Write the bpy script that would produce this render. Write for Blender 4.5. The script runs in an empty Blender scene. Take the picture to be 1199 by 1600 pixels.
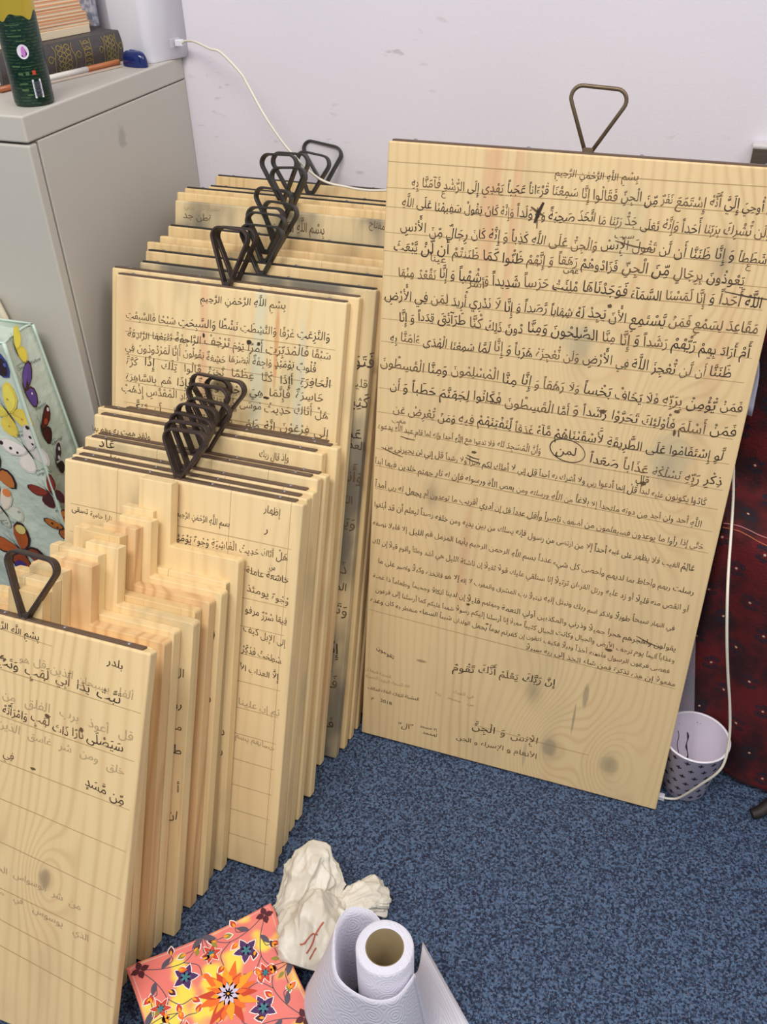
import bpy, bmesh, math, random
from mathutils import Vector, Matrix, noise
PI = math.pi
S = bpy.context.scene
COL = S.collection

# ------------------------------------------------------------------ camera, light, exposure
cam_d = bpy.data.cameras.new('camera')
cam = bpy.data.objects.new('camera', cam_d); COL.objects.link(cam)
PITCH, ROLL, YAW = 0.63643, -0.02575, -0.35206
F = Vector((math.sin(YAW)*math.cos(PITCH), math.cos(YAW)*math.cos(PITCH), -math.sin(PITCH)))
Rt = F.cross(Vector((0, 0, 1))).normalized(); Up = Rt.cross(F)
R2 = Rt*math.cos(ROLL) + Up*math.sin(ROLL); U2 = -Rt*math.sin(ROLL) + Up*math.cos(ROLL)
cam.matrix_world = Matrix(((R2.x, U2.x, -F.x, 0.94683), (R2.y, U2.y, -F.y, -1.58418), (R2.z, U2.z, -F.z, 1.32693), (0, 0, 0, 1)))
cam_d.sensor_fit = 'VERTICAL'; cam_d.sensor_height = 24; cam_d.lens = 1417.49/1600*24
cam_d.clip_start = 0.02
S.camera = cam

w = bpy.data.worlds.new('room_light'); S.world = w; w.use_nodes = True
w.node_tree.nodes['Background'].inputs[0].default_value = (0.93, 0.95, 1.0, 1)
w.node_tree.nodes['Background'].inputs[1].default_value = 0.50
def area(name, loc, target, sx, sy, power, col):
    d = bpy.data.lights.new(name, 'AREA'); d.shape = 'RECTANGLE'; d.size = sx; d.size_y = sy
    d.energy = power; d.color = col
    o = bpy.data.objects.new(name, d); COL.objects.link(o); o.location = loc
    o.rotation_euler = (Vector(target)-Vector(loc)).to_track_quat('-Z', 'Y').to_euler()
    return o
area('ceiling_panel_light', (0.35, -1.9, 2.65), (0.4, -0.8, 0), 1.3, 0.7, 42, (1.0, 0.97, 0.93))
area('ceiling_panel_light', (2.0, -1.3, 2.65), (1.2, -0.8, 0), 0.7, 1.2, 19, (1.0, 0.97, 0.95))
S.view_settings.view_transform = 'Standard'; S.view_settings.look = 'None'
S.view_settings.gamma = 1.0; S.view_settings.use_curve_mapping = False
S.view_settings.exposure = 0.0

# ------------------------------------------------------------------ node helper
def lin(c):
    return tuple((x/255/12.92) if x/255 <= 0.04045 else ((x/255+0.055)/1.055)**2.4 for x in c) + (1,)
class NG:
    def __init__(s, name, rough=0.6, metal=0.0):
        s.m = bpy.data.materials.new(name); s.m.use_nodes = True
        s.t = s.m.node_tree; s.b = s.t.nodes['Principled BSDF']
        s.b.inputs['Roughness'].default_value = rough; s.b.inputs['Metallic'].default_value = metal
    def n(s, typ, **kw):
        x = s.t.nodes.new(typ)
        for k, v in kw.items(): setattr(x, k, v)
        return x
    def put(s, inp, v):
        if hasattr(v, 'is_output'): s.t.links.new(v, inp)
        elif v is not None:
            if inp.type == 'RGBA' and isinstance(v, tuple) and len(v) == 3: v = v + (1,)
            inp.default_value = v
    def m_(s, op, a, b=None, c=None):
        x = s.n('ShaderNodeMath', operation=op)
        s.put(x.inputs[0], a)
        if b is not None: s.put(x.inputs[1], b)
        if c is not None: s.put(x.inputs[2], c)
        return x.outputs[0]
    def add(s, a, b): return s.m_('ADD', a, b)
    def mul(s, a, b): return s.m_('MULTIPLY', a, b)
    def vec(s, a, b, c):
        x = s.n('ShaderNodeCombineXYZ')
        for i, v in enumerate((a, b, c)): s.put(x.inputs[i], v)
        return x.outputs[0]
    def obj(s):
        tc = s.n('ShaderNodeTexCoord'); se = s.n('ShaderNodeSeparateXYZ'); s.t.links.new(tc.outputs['Object'], se.inputs[0])
        return se.outputs[0], se.outputs[1], se.outputs[2]
    def noise(s, v, scale=1, detail=2, w=None, rough=0.5):
        x = s.n('ShaderNodeTexNoise', noise_dimensions='4D' if w is not None else '3D')
        s.put(x.inputs['Vector'], v); s.put(x.inputs['Scale'], scale); s.put(x.inputs['Detail'], detail); s.put(x.inputs['Roughness'], rough)
        if w is not None: s.put(x.inputs['W'], w)
        return x.outputs[0]
    def mix(s, f, a, b, mode='MIX'):
        x = s.n('ShaderNodeMix', data_type='RGBA', blend_type=mode)
        s.put(x.inputs[0], f); s.put(x.inputs[6], a); s.put(x.inputs[7], b)
        return x.outputs[2]
    def ramp(s, v, lo, hi):
        x = s.n('ShaderNodeMapRange', interpolation_type='SMOOTHSTEP')
        s.put(x.inputs[0], v); s.put(x.inputs[1], lo); s.put(x.inputs[2], hi)
        return x.outputs[0]
    def bump(s, h, dist, strength=1.0):
        x = s.n('ShaderNodeBump'); s.put(x.inputs['Height'], h); x.inputs['Distance'].default_value = dist
        x.inputs['Strength'].default_value = strength
        s.t.links.new(x.outputs[0], s.b.inputs['Normal'])
    def color(s, c): s.put(s.b.inputs['Base Color'], c); return s.m
def plain(name, c, rough=0.6, metal=0.0, var=0.0, scale=20):
    g = NG(name, rough, metal)
    if var:
        x, y, z = g.obj()
        f = g.noise(g.vec(x, y, z), scale, 3)
        g.color(g.mix(f, tuple(q*(1-var) for q in lin(c)[:3]), tuple(min(1, q*(1+var)) for q in lin(c)[:3])))
    else: g.color(lin(c))
    return g.m

def wood(name, base, line, stain, staves=0.085, ring=46, knots=(), stainamt=0.5, pink=0.25, ringamt=0.45, seam=0.0, blots=(), st_lo=0.5, st_hi=0.78):
    g = NG(name, 0.62)
    x, y, z = g.obj()
    oi = g.n('ShaderNodeObjectInfo'); rnd = g.mul(oi.outputs['Random'], 31.0)
    sid = g.m_('FLOOR', g.add(g.m_('DIVIDE', x, staves), g.mul(rnd, 1.7)))
    seed = g.add(rnd, g.mul(sid, 3.37))
    wn = g.n('ShaderNodeTexWhiteNoise', noise_dimensions='1D'); g.put(wn.inputs['W'], seed)
    tone = wn.outputs[0]
    wob = g.noise(g.vec(g.mul(x, 5.0), g.mul(y, 5.0), g.mul(z, 1.1)), 1.0, 2, seed)
    f = g.add(g.mul(x, ring), g.add(g.mul(y, ring*0.7), g.mul(wob, 9.0)))
    kd = None
    for (kx, kz, s1, amp) in knots:
        dx = g.m_('DIVIDE', g.m_('SUBTRACT', x, kx), s1); dz = g.m_('DIVIDE', g.m_('SUBTRACT', z, kz), s1*1.9)
        d2 = g.add(g.mul(dx, dx), g.mul(dz, dz))
        e = g.m_('EXPONENT', g.mul(d2, -1.0))
        f = g.add(f, g.mul(e, amp))
        core = g.m_('EXPONENT', g.mul(d2, -14.0))
        kd = core if kd is None else g.add(kd, core)
    si = g.add(0.5, g.mul(g.m_('SINE', g.mul(f, 2*PI)), 0.5))
    lines = g.m_('POWER', si, 3.0)
    fib = g.noise(g.vec(g.mul(x, 420.0), g.mul(y, 420.0), g.mul(z, 9.0)), 1.0, 2, seed)
    strength = g.ramp(g.noise(g.vec(g.mul(x, 9.0), y, g.mul(z, 1.0)), 1.0, 2, g.add(seed, 11.0)), 0.3, 0.75)
    c = g.mix(g.mul(g.mul(lines, ringamt), g.add(0.25, strength)), lin(base), lin(line))
    c = g.mix(g.mul(fib, 0.22), c, lin(line))
    c = g.mix(g.mul(g.m_('SUBTRACT', tone, 0.2), 0.28), c, lin((240, 214, 164)))
    pk = g.ramp(g.noise(g.vec(g.mul(x, 14.0), y, g.mul(z, 1.6)), 1.0, 1, g.add(rnd, 5.0)), 0.62, 0.8)
    c = g.mix(g.mul(pk, pink), c, lin((205, 150, 110)))
    st = g.ramp(g.noise(g.vec(g.mul(x, 11.0), y, g.mul(z, 5.0)), 1.0, 3, g.add(rnd, 2.0)), st_lo, st_hi)
    c = g.mix(g.mul(st, stainamt), c, lin(stain))
    if kd is not None: c = g.mix(g.m_('MINIMUM', g.mul(kd, 0.62), 0.62), c, lin((150, 132, 104)))
    for (bx, bz, bw, bh, bc, ba) in blots:
        dx = g.m_('DIVIDE', g.m_('SUBTRACT', x, bx), bw); dz = g.m_('DIVIDE', g.m_('SUBTRACT', z, bz), bh)
        d2 = g.add(g.add(g.mul(dx, dx), g.mul(dz, dz)), g.mul(g.noise(g.vec(x, y, z), 60, 2), 0.8))
        c = g.mix(g.mul(g.m_('SUBTRACT', 1.0, g.ramp(d2, 0.6, 1.3)), ba), c, lin(bc))
    if seam:
        fr = g.m_('FRACT', g.add(g.m_('DIVIDE', x, staves), g.mul(rnd, 1.7)))
        sm_ = g.m_('LESS_THAN', fr, 0.012)
        c = g.mix(g.mul(sm_, seam), c, lin((120, 95, 60)))
    g.bump(g.add(g.mul(lines, 0.5), fib), 0.00025, 0.6)
    return g.color(c)

STAIN = (150, 140, 112)
M = {}
M['wood_tall'] = wood('pale_pine', (228, 200, 150), (190, 150, 100), (176, 158, 122), 0.27, 74,
    knots=((0.3395, 0.0728, .05, 9), (0.4417, 0.0687, .04, 7), (0.442, 0.61, .055, 8), (0.2968, 0.765, .05, 7), (0.30, 0.18, .05, -3), (0.10, 0.50, .04, 3), (0.46, 0.9, .05, -3)),
    stainamt=0.25, pink=0.45, ringamt=0.42,
    blots=((0.3395, 0.0728, .017, .021, (165, 148, 116), .75), (0.4417, 0.0687, .022, .02, (172, 154, 120), .5), (0.385, 0.195, .006, .03, (140, 126, 100), .6), (0.372, 0.145, .0025, .04, (130, 118, 95), .6), (0.442, 0.625, .04, .045, (186, 174, 140), .55), (0.29, 0.775, .03, .03, (188, 176, 140), .5), (0.1035, 0.1862, .012, .004, (140, 105, 75), .7), (0.30, 0.045, .004, .035, (175, 160, 130), .6), (0.15, 0.97, .016, .16, (214, 160, 118), .5), (0.185, 0.95, .008, .2, (210, 150, 112), .35), (0.335, 0.93, .03, .07, (190, 180, 140), .35), (0.16, .40, .012, .12, (212, 164, 124), .4), (0.42, .30, .03, .05, (216, 176, 134), .4)))
M['wood'] = wood('light_pine', (236, 210, 158), (204, 164, 110), STAIN, 0.075, 40, stainamt=0.5, pink=0.4, ringamt=0.38)
M['wood_script'] = wood('stained_script_pine', (236, 210, 158), (204, 164, 110), (160, 150, 118), 0.075, 40, stainamt=0.6, pink=0.45, ringamt=0.35, blots=((.292, .74, .005, .09, (204, 128, 62), .55), (.262, .70, .014, .3, (206, 206, 176), .6), (.335, .6, .012, .25, (200, 202, 178), .5), (.165, .73, .012, .16, (226, 172, 130), .45), (.215, .68, .01, .14, (222, 176, 138), .4), (.06, .76, .02, .03, (200, 180, 130), .4)))
M['wood_seam'] = wood('glued_pine_staves', (234, 208, 158), (204, 166, 114), (165, 152, 118), 0.095, 42, stainamt=0.75, pink=0.3, ringamt=0.28, seam=0.5)
M['wood_front'] = wood('front_pine', (230, 202, 150), (194, 154, 102), (160, 142, 104), 0.2, 52, knots=((0.232, 0.235, .03, 5), (0.1, 0.18, .05, 4), (0.12, 0.42, .04, -3)), stainamt=0.35, pink=0.2, ringamt=0.4,
    blots=((0.232, 0.235, .012, .018, (150, 128, 96), .6),))
M['wood_old'] = wood('ink_washed_pine', (218, 196, 150), (184, 152, 104), (118, 110, 94), 0.14, 40, stainamt=1.0, pink=0.1, ringamt=0.3, st_lo=.36, st_hi=.6)
M['wood_back'] = wood('aged_pine', (224, 194, 140), (184, 142, 90), (146, 126, 90), 0.06, 44, stainamt=0.55, pink=0.4, ringamt=0.4, seam=0.3)
M['wood_red'] = wood('reddish_pine', (228, 192, 140), (178, 120, 70), STAIN, 0.3, 42, stainamt=0.15, pink=0.5, ringamt=0.62)

M['ink'] = plain('brown_black_ink', (56, 40, 28), 0.5)
M['ink_mid'] = plain('thin_brown_ink', (98, 74, 48), 0.55)
M['ink_faint'] = plain('washed_out_ink', (176, 154, 116), 0.7)
M['rule'] = plain('pencil_ruling', (172, 144, 98), 0.7)
M['iron'] = plain('dark_brown_iron', (66, 54, 50), 0.42, 0.35, 0.35, 60)
M['iron_old'] = plain('greenish_black_iron', (58, 54, 50), 0.4, 0.4, 0.4, 50)
M['strip'] = plain('brown_metal_strip', (104, 84, 70), 0.5, 0.3, 0.25, 80)
M['rod'] = plain('worn_bronze_rod', (112, 94, 72), 0.4, 0.5, 0.3, 80)
M['screw'] = plain('grey_steel_screw', (150, 145, 150), 0.3, 0.8)
M['white'] = plain('white_plastic', (226, 224, 232), 0.35)
M['cable'] = plain('cream_white_cable', (226, 218, 200), 0.4)

# ------------------------------------------------------------------ mesh helpers
class MB:
    def __init__(s): s.v = []; s.f = []; s.mi = []; s.sm = []
    def add(s, vs, fs, mi=0, smooth=False):
        o = len(s.v); s.v.extend([tuple(p) for p in vs])
        s.f.extend([[i+o for i in q] for q in fs]); s.mi.extend([mi]*len(fs)); s.sm.extend([smooth]*len(fs)); return s
    def box(s, x0, x1, y0, y1, z0, z1, mi=0):
        vs = [(x, y, z) for x in (x0, x1) for y in (y0, y1) for z in (z0, z1)]
        return s.add(vs, [[0, 1, 3, 2], [4, 6, 7, 5], [0, 4, 5, 1], [2, 3, 7, 6], [0, 2, 6, 4], [1, 5, 7, 3]], mi)
    def tube(s, pts, prof, nrm=None, closed=False, mi=0, smooth=True, scale=None, cap=True):
        # prof: list of (a,b): a along side vector, b along nrm vector
        pts = [Vector(p) for p in pts]; n = len(pts); k = len(prof); vs = []
        prev = None
        for i, p in enumerate(pts):
            if closed: t = pts[(i+1) % n]-pts[i-1]
            else: t = pts[min(i+1, n-1)]-pts[max(i-1, 0)]
            t.normalize()
            if nrm is not None: N = Vector(nrm)
            else:
                if prev is None: prev = Vector((0, 0, 1)) if abs(t.z) < 0.9 else Vector((1, 0, 0))
                N = prev
            N = (N - t*N.dot(t)).normalized(); prev = N
            B = t.cross(N); sc = scale(i/(n-1)) if scale else 1
            for a, b in prof: vs.append(p + B*a*sc + N*b*sc)
        fs = []
        for i in range(n if closed else n-1):
            j = (i+1) % n
            for q in range(k): fs.append([i*k+q, i*k+(q+1) % k, j*k+(q+1) % k, j*k+q])
        if not closed and cap: fs.append(list(range(k))[::-1]); fs.append([(n-1)*k+q for q in range(k)])
        return s.add(vs, fs, mi, smooth)
    def lathe(s, prof, seg=48, c=(0, 0), mi=0, smooth=True, sx=1, sy=1):
        vs = []
        for r, z in prof:
            for i in range(seg):
                a = 2*PI*i/seg; vs.append((c[0]+r*math.cos(a)*sx, c[1]+r*math.sin(a)*sy, z))
        fs = []
        for j in range(len(prof)-1):
            for i in range(seg):
                i2 = (i+1) % seg; fs.append([j*seg+i, j*seg+i2, (j+1)*seg+i2, (j+1)*seg+i])
        return s.add(vs, fs, mi, smooth)
    def disc(s, c, r, z, seg=32, mi=0):
        return s.add([(c[0]+r*math.cos(2*PI*i/seg), c[1]+r*math.sin(2*PI*i/seg), z) for i in range(seg)], [list(range(seg))], mi)
    def prism(s, poly, y0, y1, mi=0):     # polygon in x,z extruded in y
        n = len(poly); vs = [(x, y0, z) for x, z in poly] + [(x, y1, z) for x, z in poly]
        fs = [list(range(n)), list(range(2*n-1, n-1, -1))] + [[i, i+n, (i+1) % n+n, (i+1) % n] for i in range(n)]
        return s.add(vs, fs, mi)
    def build(s, name, mats, parent=None, bevel=0, seg=2, angle=40):
        me = bpy.data.meshes.new(name); me.from_pydata(s.v, [], s.f)
        for m in (mats if isinstance(mats, (list, tuple)) else [mats]): me.materials.append(m)
        me.polygons.foreach_set('material_index', s.mi); me.polygons.foreach_set('use_smooth', s.sm); me.update()
        if bevel:
            bm = bmesh.new(); bm.from_mesh(me)
            bmesh.ops.recalc_face_normals(bm, faces=bm.faces)
            es = [e for e in bm.edges if len(e.link_faces) == 2 and e.calc_face_angle(0) > math.radians(angle)]
            bmesh.ops.bevel(bm, geom=es, offset=bevel, segments=seg, profile=0.5, affect='EDGES', clamp_overlap=True)
            bm.to_mesh(me); bm.free()
        o = bpy.data.objects.new(name, me); COL.objects.link(o)
        if parent: o.parent = parent
        return o
def circ(r, k=8, ry=None): return [(r*math.cos(2*PI*i/k), (ry or r)*math.sin(2*PI*i/k)) for i in range(k)]
def rect(a, b): return [(-a/2, -b/2), (a/2, -b/2), (a/2, b/2), (-a/2, b/2)]
def tag(o, label=None, cat=None, group=None, kind=None):
    if label: o['label'] = label
    if cat: o['category'] = cat
    if group: o['group'] = group
    if kind: o['kind'] = kind
    return o
def empty(name, loc, rot=(0, 0, 0)):
    o = bpy.data.objects.new(name, None); COL.objects.link(o); o.location = loc; o.rotation_euler = rot
    o.empty_display_size = 0.05; return o
def spline(pts, n=8):
    P = [Vector(p) for p in pts]; out = []
    for i in range(len(P)-1):
        a = P[max(i-1, 0)]; b = P[i]; c = P[i+1]; d = P[min(i+2, len(P)-1)]
        for k in range(n):
            t = k/n
            out.append(0.5*((2*b)+(c-a)*t+(2*a-5*b+4*c-d)*t*t+(-a+3*b-3*c+d)*t**3))
    out.append(P[-1]); return out
def loft(rows, closed=False, thick=0.0):
    """grid of points -> verts, faces"""
    n = len(rows); k = len(rows[0]); vs = [p for r in rows for p in r]
    fs = []
    for i in range(n-1):
        for j in range(k if closed else k-1):
            fs.append([i*k+j, i*k+(j+1) % k, (i+1)*k+(j+1) % k, (i+1)*k+j])
    return vs, fs
def solidify(o, t, off=0):
    m = o.modifiers.new('thickness', 'SOLIDIFY'); m.thickness = t; m.offset = off; return o

# ------------------------------------------------------------------ Arabic lettering (flat ink shapes)
A4 = {'ب': 0xFE8F, 'ت': 0xFE95, 'ث': 0xFE99, 'ج': 0xFE9D, 'ح': 0xFEA1, 'خ': 0xFEA5, 'س': 0xFEB1, 'ش': 0xFEB5, 'ص': 0xFEB9, 'ض': 0xFEBD,
      'ط': 0xFEC1, 'ظ': 0xFEC5, 'ع': 0xFEC9, 'غ': 0xFECD, 'ف': 0xFED1, 'ق': 0xFED5, 'ك': 0xFED9, 'ل': 0xFEDD, 'م': 0xFEE1, 'ن': 0xFEE5,
      'ه': 0xFEE9, 'ي': 0xFEF1, 'ئ': 0xFE89}
A2 = {'آ': 0xFE81, 'أ': 0xFE83, 'ؤ': 0xFE85, 'إ': 0xFE87, 'ا': 0xFE8D, 'ة': 0xFE93, 'د': 0xFEA9, 'ذ': 0xFEAB, 'ر': 0xFEAD, 'ز': 0xFEAF, 'و': 0xFEED, 'ى': 0xFEEF}
LA = {'آ': 0xFEF5, 'أ': 0xFEF7, 'إ': 0xFEF9, 'ا': 0xFEFB}
MARKS = set('\u064b\u064c\u064d\u064e\u064f\u0650\u0651\u0652\u0653\u0670\u0656')
def shape_word(wd):
    """-> list of (glyph char, [marks]) in logical order"""
    u = []
    for ch in wd:
        if ch in MARKS:
            if u: u[-1][1].append(ch)
        else: u.append([ch, []])
    r = []; i = 0
    while i < len(u):
        if u[i][0] == 'ل' and i+1 < len(u) and u[i+1][0] in LA: r.append(['L'+u[i+1][0], u[i][1]+u[i+1][1]]); i += 2
        else: r.append(u[i]); i += 1
    out = []
    joins = lambda c: c in A4
    for k, (c, mk) in enumerate(r):
        prev = k > 0 and joins(r[k-1][0]) and (c in A4 or c in A2 or c[0] == 'L')
        nxt = k+1 < len(r) and c in A4 and (r[k+1][0] in A4 or r[k+1][0] in A2 or r[k+1][0][0] == 'L')
        if c in A4: g = A4[c] + (0 if not prev and not nxt else 1 if prev and not nxt else 2 if nxt and not prev else 3)
        elif c in A2: g = A2[c] + (1 if prev else 0)
        elif c[0] == 'L' and len(c) > 1: g = LA[c[1]] + (1 if prev else 0)
        else: g = 0xFE80 if c == 'ء' else ord(c)
        out.append((chr(g), mk))
    return out
GL = {}
def glyph(ch):
    if ch in GL: return GL[ch]
    def q(s):
        c = bpy.data.curves.new('t', 'FONT'); c.body = s; c.size = 1; c.resolution_u = 2
        o = bpy.data.objects.new('t', c); COL.objects.link(o)
        me = bpy.data.meshes.new_from_object(o.evaluated_get(bpy.context.evaluated_depsgraph_get()))
        v = [(p.co.x, p.co.y) for p in me.vertices]; f = [list(p.vertices) for p in me.polygons]
        bpy.data.objects.remove(o); bpy.data.curves.remove(c); bpy.data.meshes.remove(me); return v, f
    v, f = q(ch)
    if not v: GL[ch] = (v, f, .3, 0, 0, 0); return GL[ch]
    xs = [p[0] for p in v]; ys = [p[1] for p in v]
    if ch in MARKS: adv = 0
    else:
        v2, _ = q(ch+ch); adv = max(p[0] for p in v2)-max(xs)
    GL[ch] = (v, f, adv, (min(xs)+max(xs))/2, max(ys), min(ys)); return GL[ch]
rng = random.Random(7)
def letter_line(out, text, a, b, size, ink, mode, z0=0.0, jitter=1.0):
    """out: dict mat-> MB ; a,b left and right ends in board coordinates"""
    rtl = any(0x600 <= ord(c) for c in text)
    words = text.split(' ')
    if rtl:
        words = [([(g, mk) for g, mk in reversed(shape_word(x))] if not x.isdigit() else [(c, []) for c in x]) for x in words][::-1]
    else: words = [[(c, []) for c in x] for x in words]
    wid = [sum(glyph(g)[2] for g, _ in x) for x in words]
    sp = 0.26
    nat = (sum(wid)+sp*(len(words)-1))*size
    L = Vector((b[0]-a[0], b[1]-a[1])); slope = L.y/max(L.x, 1e-4) if mode == 'f' else 0
    if mode == 'f': sx = min(max(L.x/nat, 0.5), 1.12); extra = (L.x-nat*sx)/max(1, len(words)-1); x = a[0]
    else: sx = 1.0; extra = 0; x = b[0]-nat
    ph = rng.uniform(0, 6)
    for wi, wd in enumerate(words):
        s = size*rng.uniform(0.86, 1.08); dy = rng.uniform(-.1, .1)*size*jitter; rot = rng.uniform(-.05, .05)*jitter; sh = rng.uniform(-.05, .08)
        mi = ink
        if ink < 2: mi = ink if rng.random() > .3 else 1-ink
        for g, mk in wd:
            v, f, adv, cx, top, bot = glyph(g)
            items = [(v, f, 0, 0)]
            hi = max(top, .45)
            up = 0; 
            for m in sorted(mk, key=lambda q: q != '\u0651'):
                mv, mf, _, mcx, mt, mb = glyph(m)
                if m in '\u0650\u064d': items.append((mv, mf, adv*.5-mcx, min(0, bot+.02)))
                else: items.append((mv, mf, adv*.5-mcx, hi-.56+up)); up += .2
            for vv, ff, ox, oy in items:
                pts = []
                for px, py in vv:
                    px += ox; py += oy
                    X = x + px*s*sx + py*s*sh + math.sin(py*7+px*11+ph)*size*.018*jitter; rel = X-a[0]
                    Y = a[1] + slope*rel + py*s + dy + rot*(px*s) + math.sin(rel*38+ph)*size*.05*jitter + math.sin(py*9+px*3+ph)*size*.02
                    pts.append((X, -z0, Y))
                out.add(pts, ff, mi)
            x += adv*s*sx
        x += sp*size*sx + extra
INKS = None
BOARDS={"tall": [0.5169, -0.5628, 0.0043, 0.5299, 1.0143, 0.2047, 0.021], "A1": [0.035, -1.206, 0.0086, 0.3564, 0.5817, 0.5002, 0.018], "B1": [0.0861, -0.877, 0.0072, 0.3979, 0.6136, 0.3755, 0.0195], "B2": [0.0827, -0.853, 0.0072, 0.3974, 0.6072, 0.376, 0.0195], "B3": [0.0737, -0.829, 0.0071, 0.4067, 0.6028, 0.3754, 0.0195], "B4": [0.0773, -0.8, 0.0069, 0.4018, 0.6091, 0.359, 0.0195], "B5": [0.0731, -0.776, 0.0069, 0.4095, 0.6006, 0.3607, 0.0195], "B6": [0.0674, -0.752, 0.0067, 0.4005, 0.6215, 0.3481, 0.0195], "B7": [0.0593, -0.727, 0.0066, 0.4247, 0.6202, 0.3437, 0.0195], "B8": [0.0852, -0.704, 0.0066, 0.3838, 0.6109, 0.3457, 0.0195], "C1": [0.0592, -0.682, 0.0062, 0.4028, 0.8168, 0.3525, 0.018], "C2": [0.0401, -0.659, 0.0061, 0.4346, 0.8173, 0.3484, 0.018], "E": [0.0816, -0.636, 0.006, 0.4134, 0.8223, 0.3423, 0.018], "D3b": [0.0815, -0.612, 0.0059, 0.4205, 0.8324, 0.3354, 0.018], "D3a": [0.0719, -0.588, 0.0058, 0.4331, 0.8379, 0.3306, 0.018], "D4": [0.0813, -0.562, 0.0058, 0.4267, 0.8396, 0.3299, 0.018], "D5": [0.0779, -0.522, 0.0057, 0.4621, 0.8432, 0.3222, 0.018], "D6": [0.0807, -0.498, 0.0056, 0.4643, 0.878, 0.3162, 0.018], "D7": [0.0712, -0.474, 0.0056, 0.4788, 0.8839, 0.3152, 0.018], "D8": [0.069, -0.45, 0.0057, 0.476, 0.8835, 0.3225, 0.018], "D9": [0.0757, -0.42, 0.0065, 0.4743, 0.8806, 0.3719, 0.018], "D10": [0.0581, -0.395, 0.0072, 0.4919, 0.8944, 0.4118, 0.018], "s8": [0.078, -1.068, 0.0082, 0.288, 0.505, 0.4137, 0.0195], "s7": [0.066, -1.045, 0.0082, 0.302, 0.505, 0.4115, 0.0195], "s6": [0.087, -1.02, 0.0081, 0.299, 0.505, 0.405, 0.0195], "s5": [0.066, -0.996, 0.008, 0.31, 0.505, 0.4007, 0.0195], "s4": [0.087, -0.972, 0.0079, 0.3, 0.505, 0.3964, 0.0195], "s3": [0.105, -0.948, 0.0078, 0.29, 0.505, 0.3922, 0.0195], "s2": [0.089, -0.924, 0.0078, 0.302, 0.505, 0.3879, 0.0195], "s1": [0.123, -0.9, 0.0073, 0.28, 0.529, 0.3654, 0.0195], "u1": [0.045, -1.092, 0.0083, 0.307, 0.505, 0.418, 0.0195], "u2": [0.045, -1.116, 0.0084, 0.307, 0.505, 0.4202, 0.0195], "u3": [0.045, -1.142, 0.0085, 0.307, 0.505, 0.4267, 0.0195]}
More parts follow.
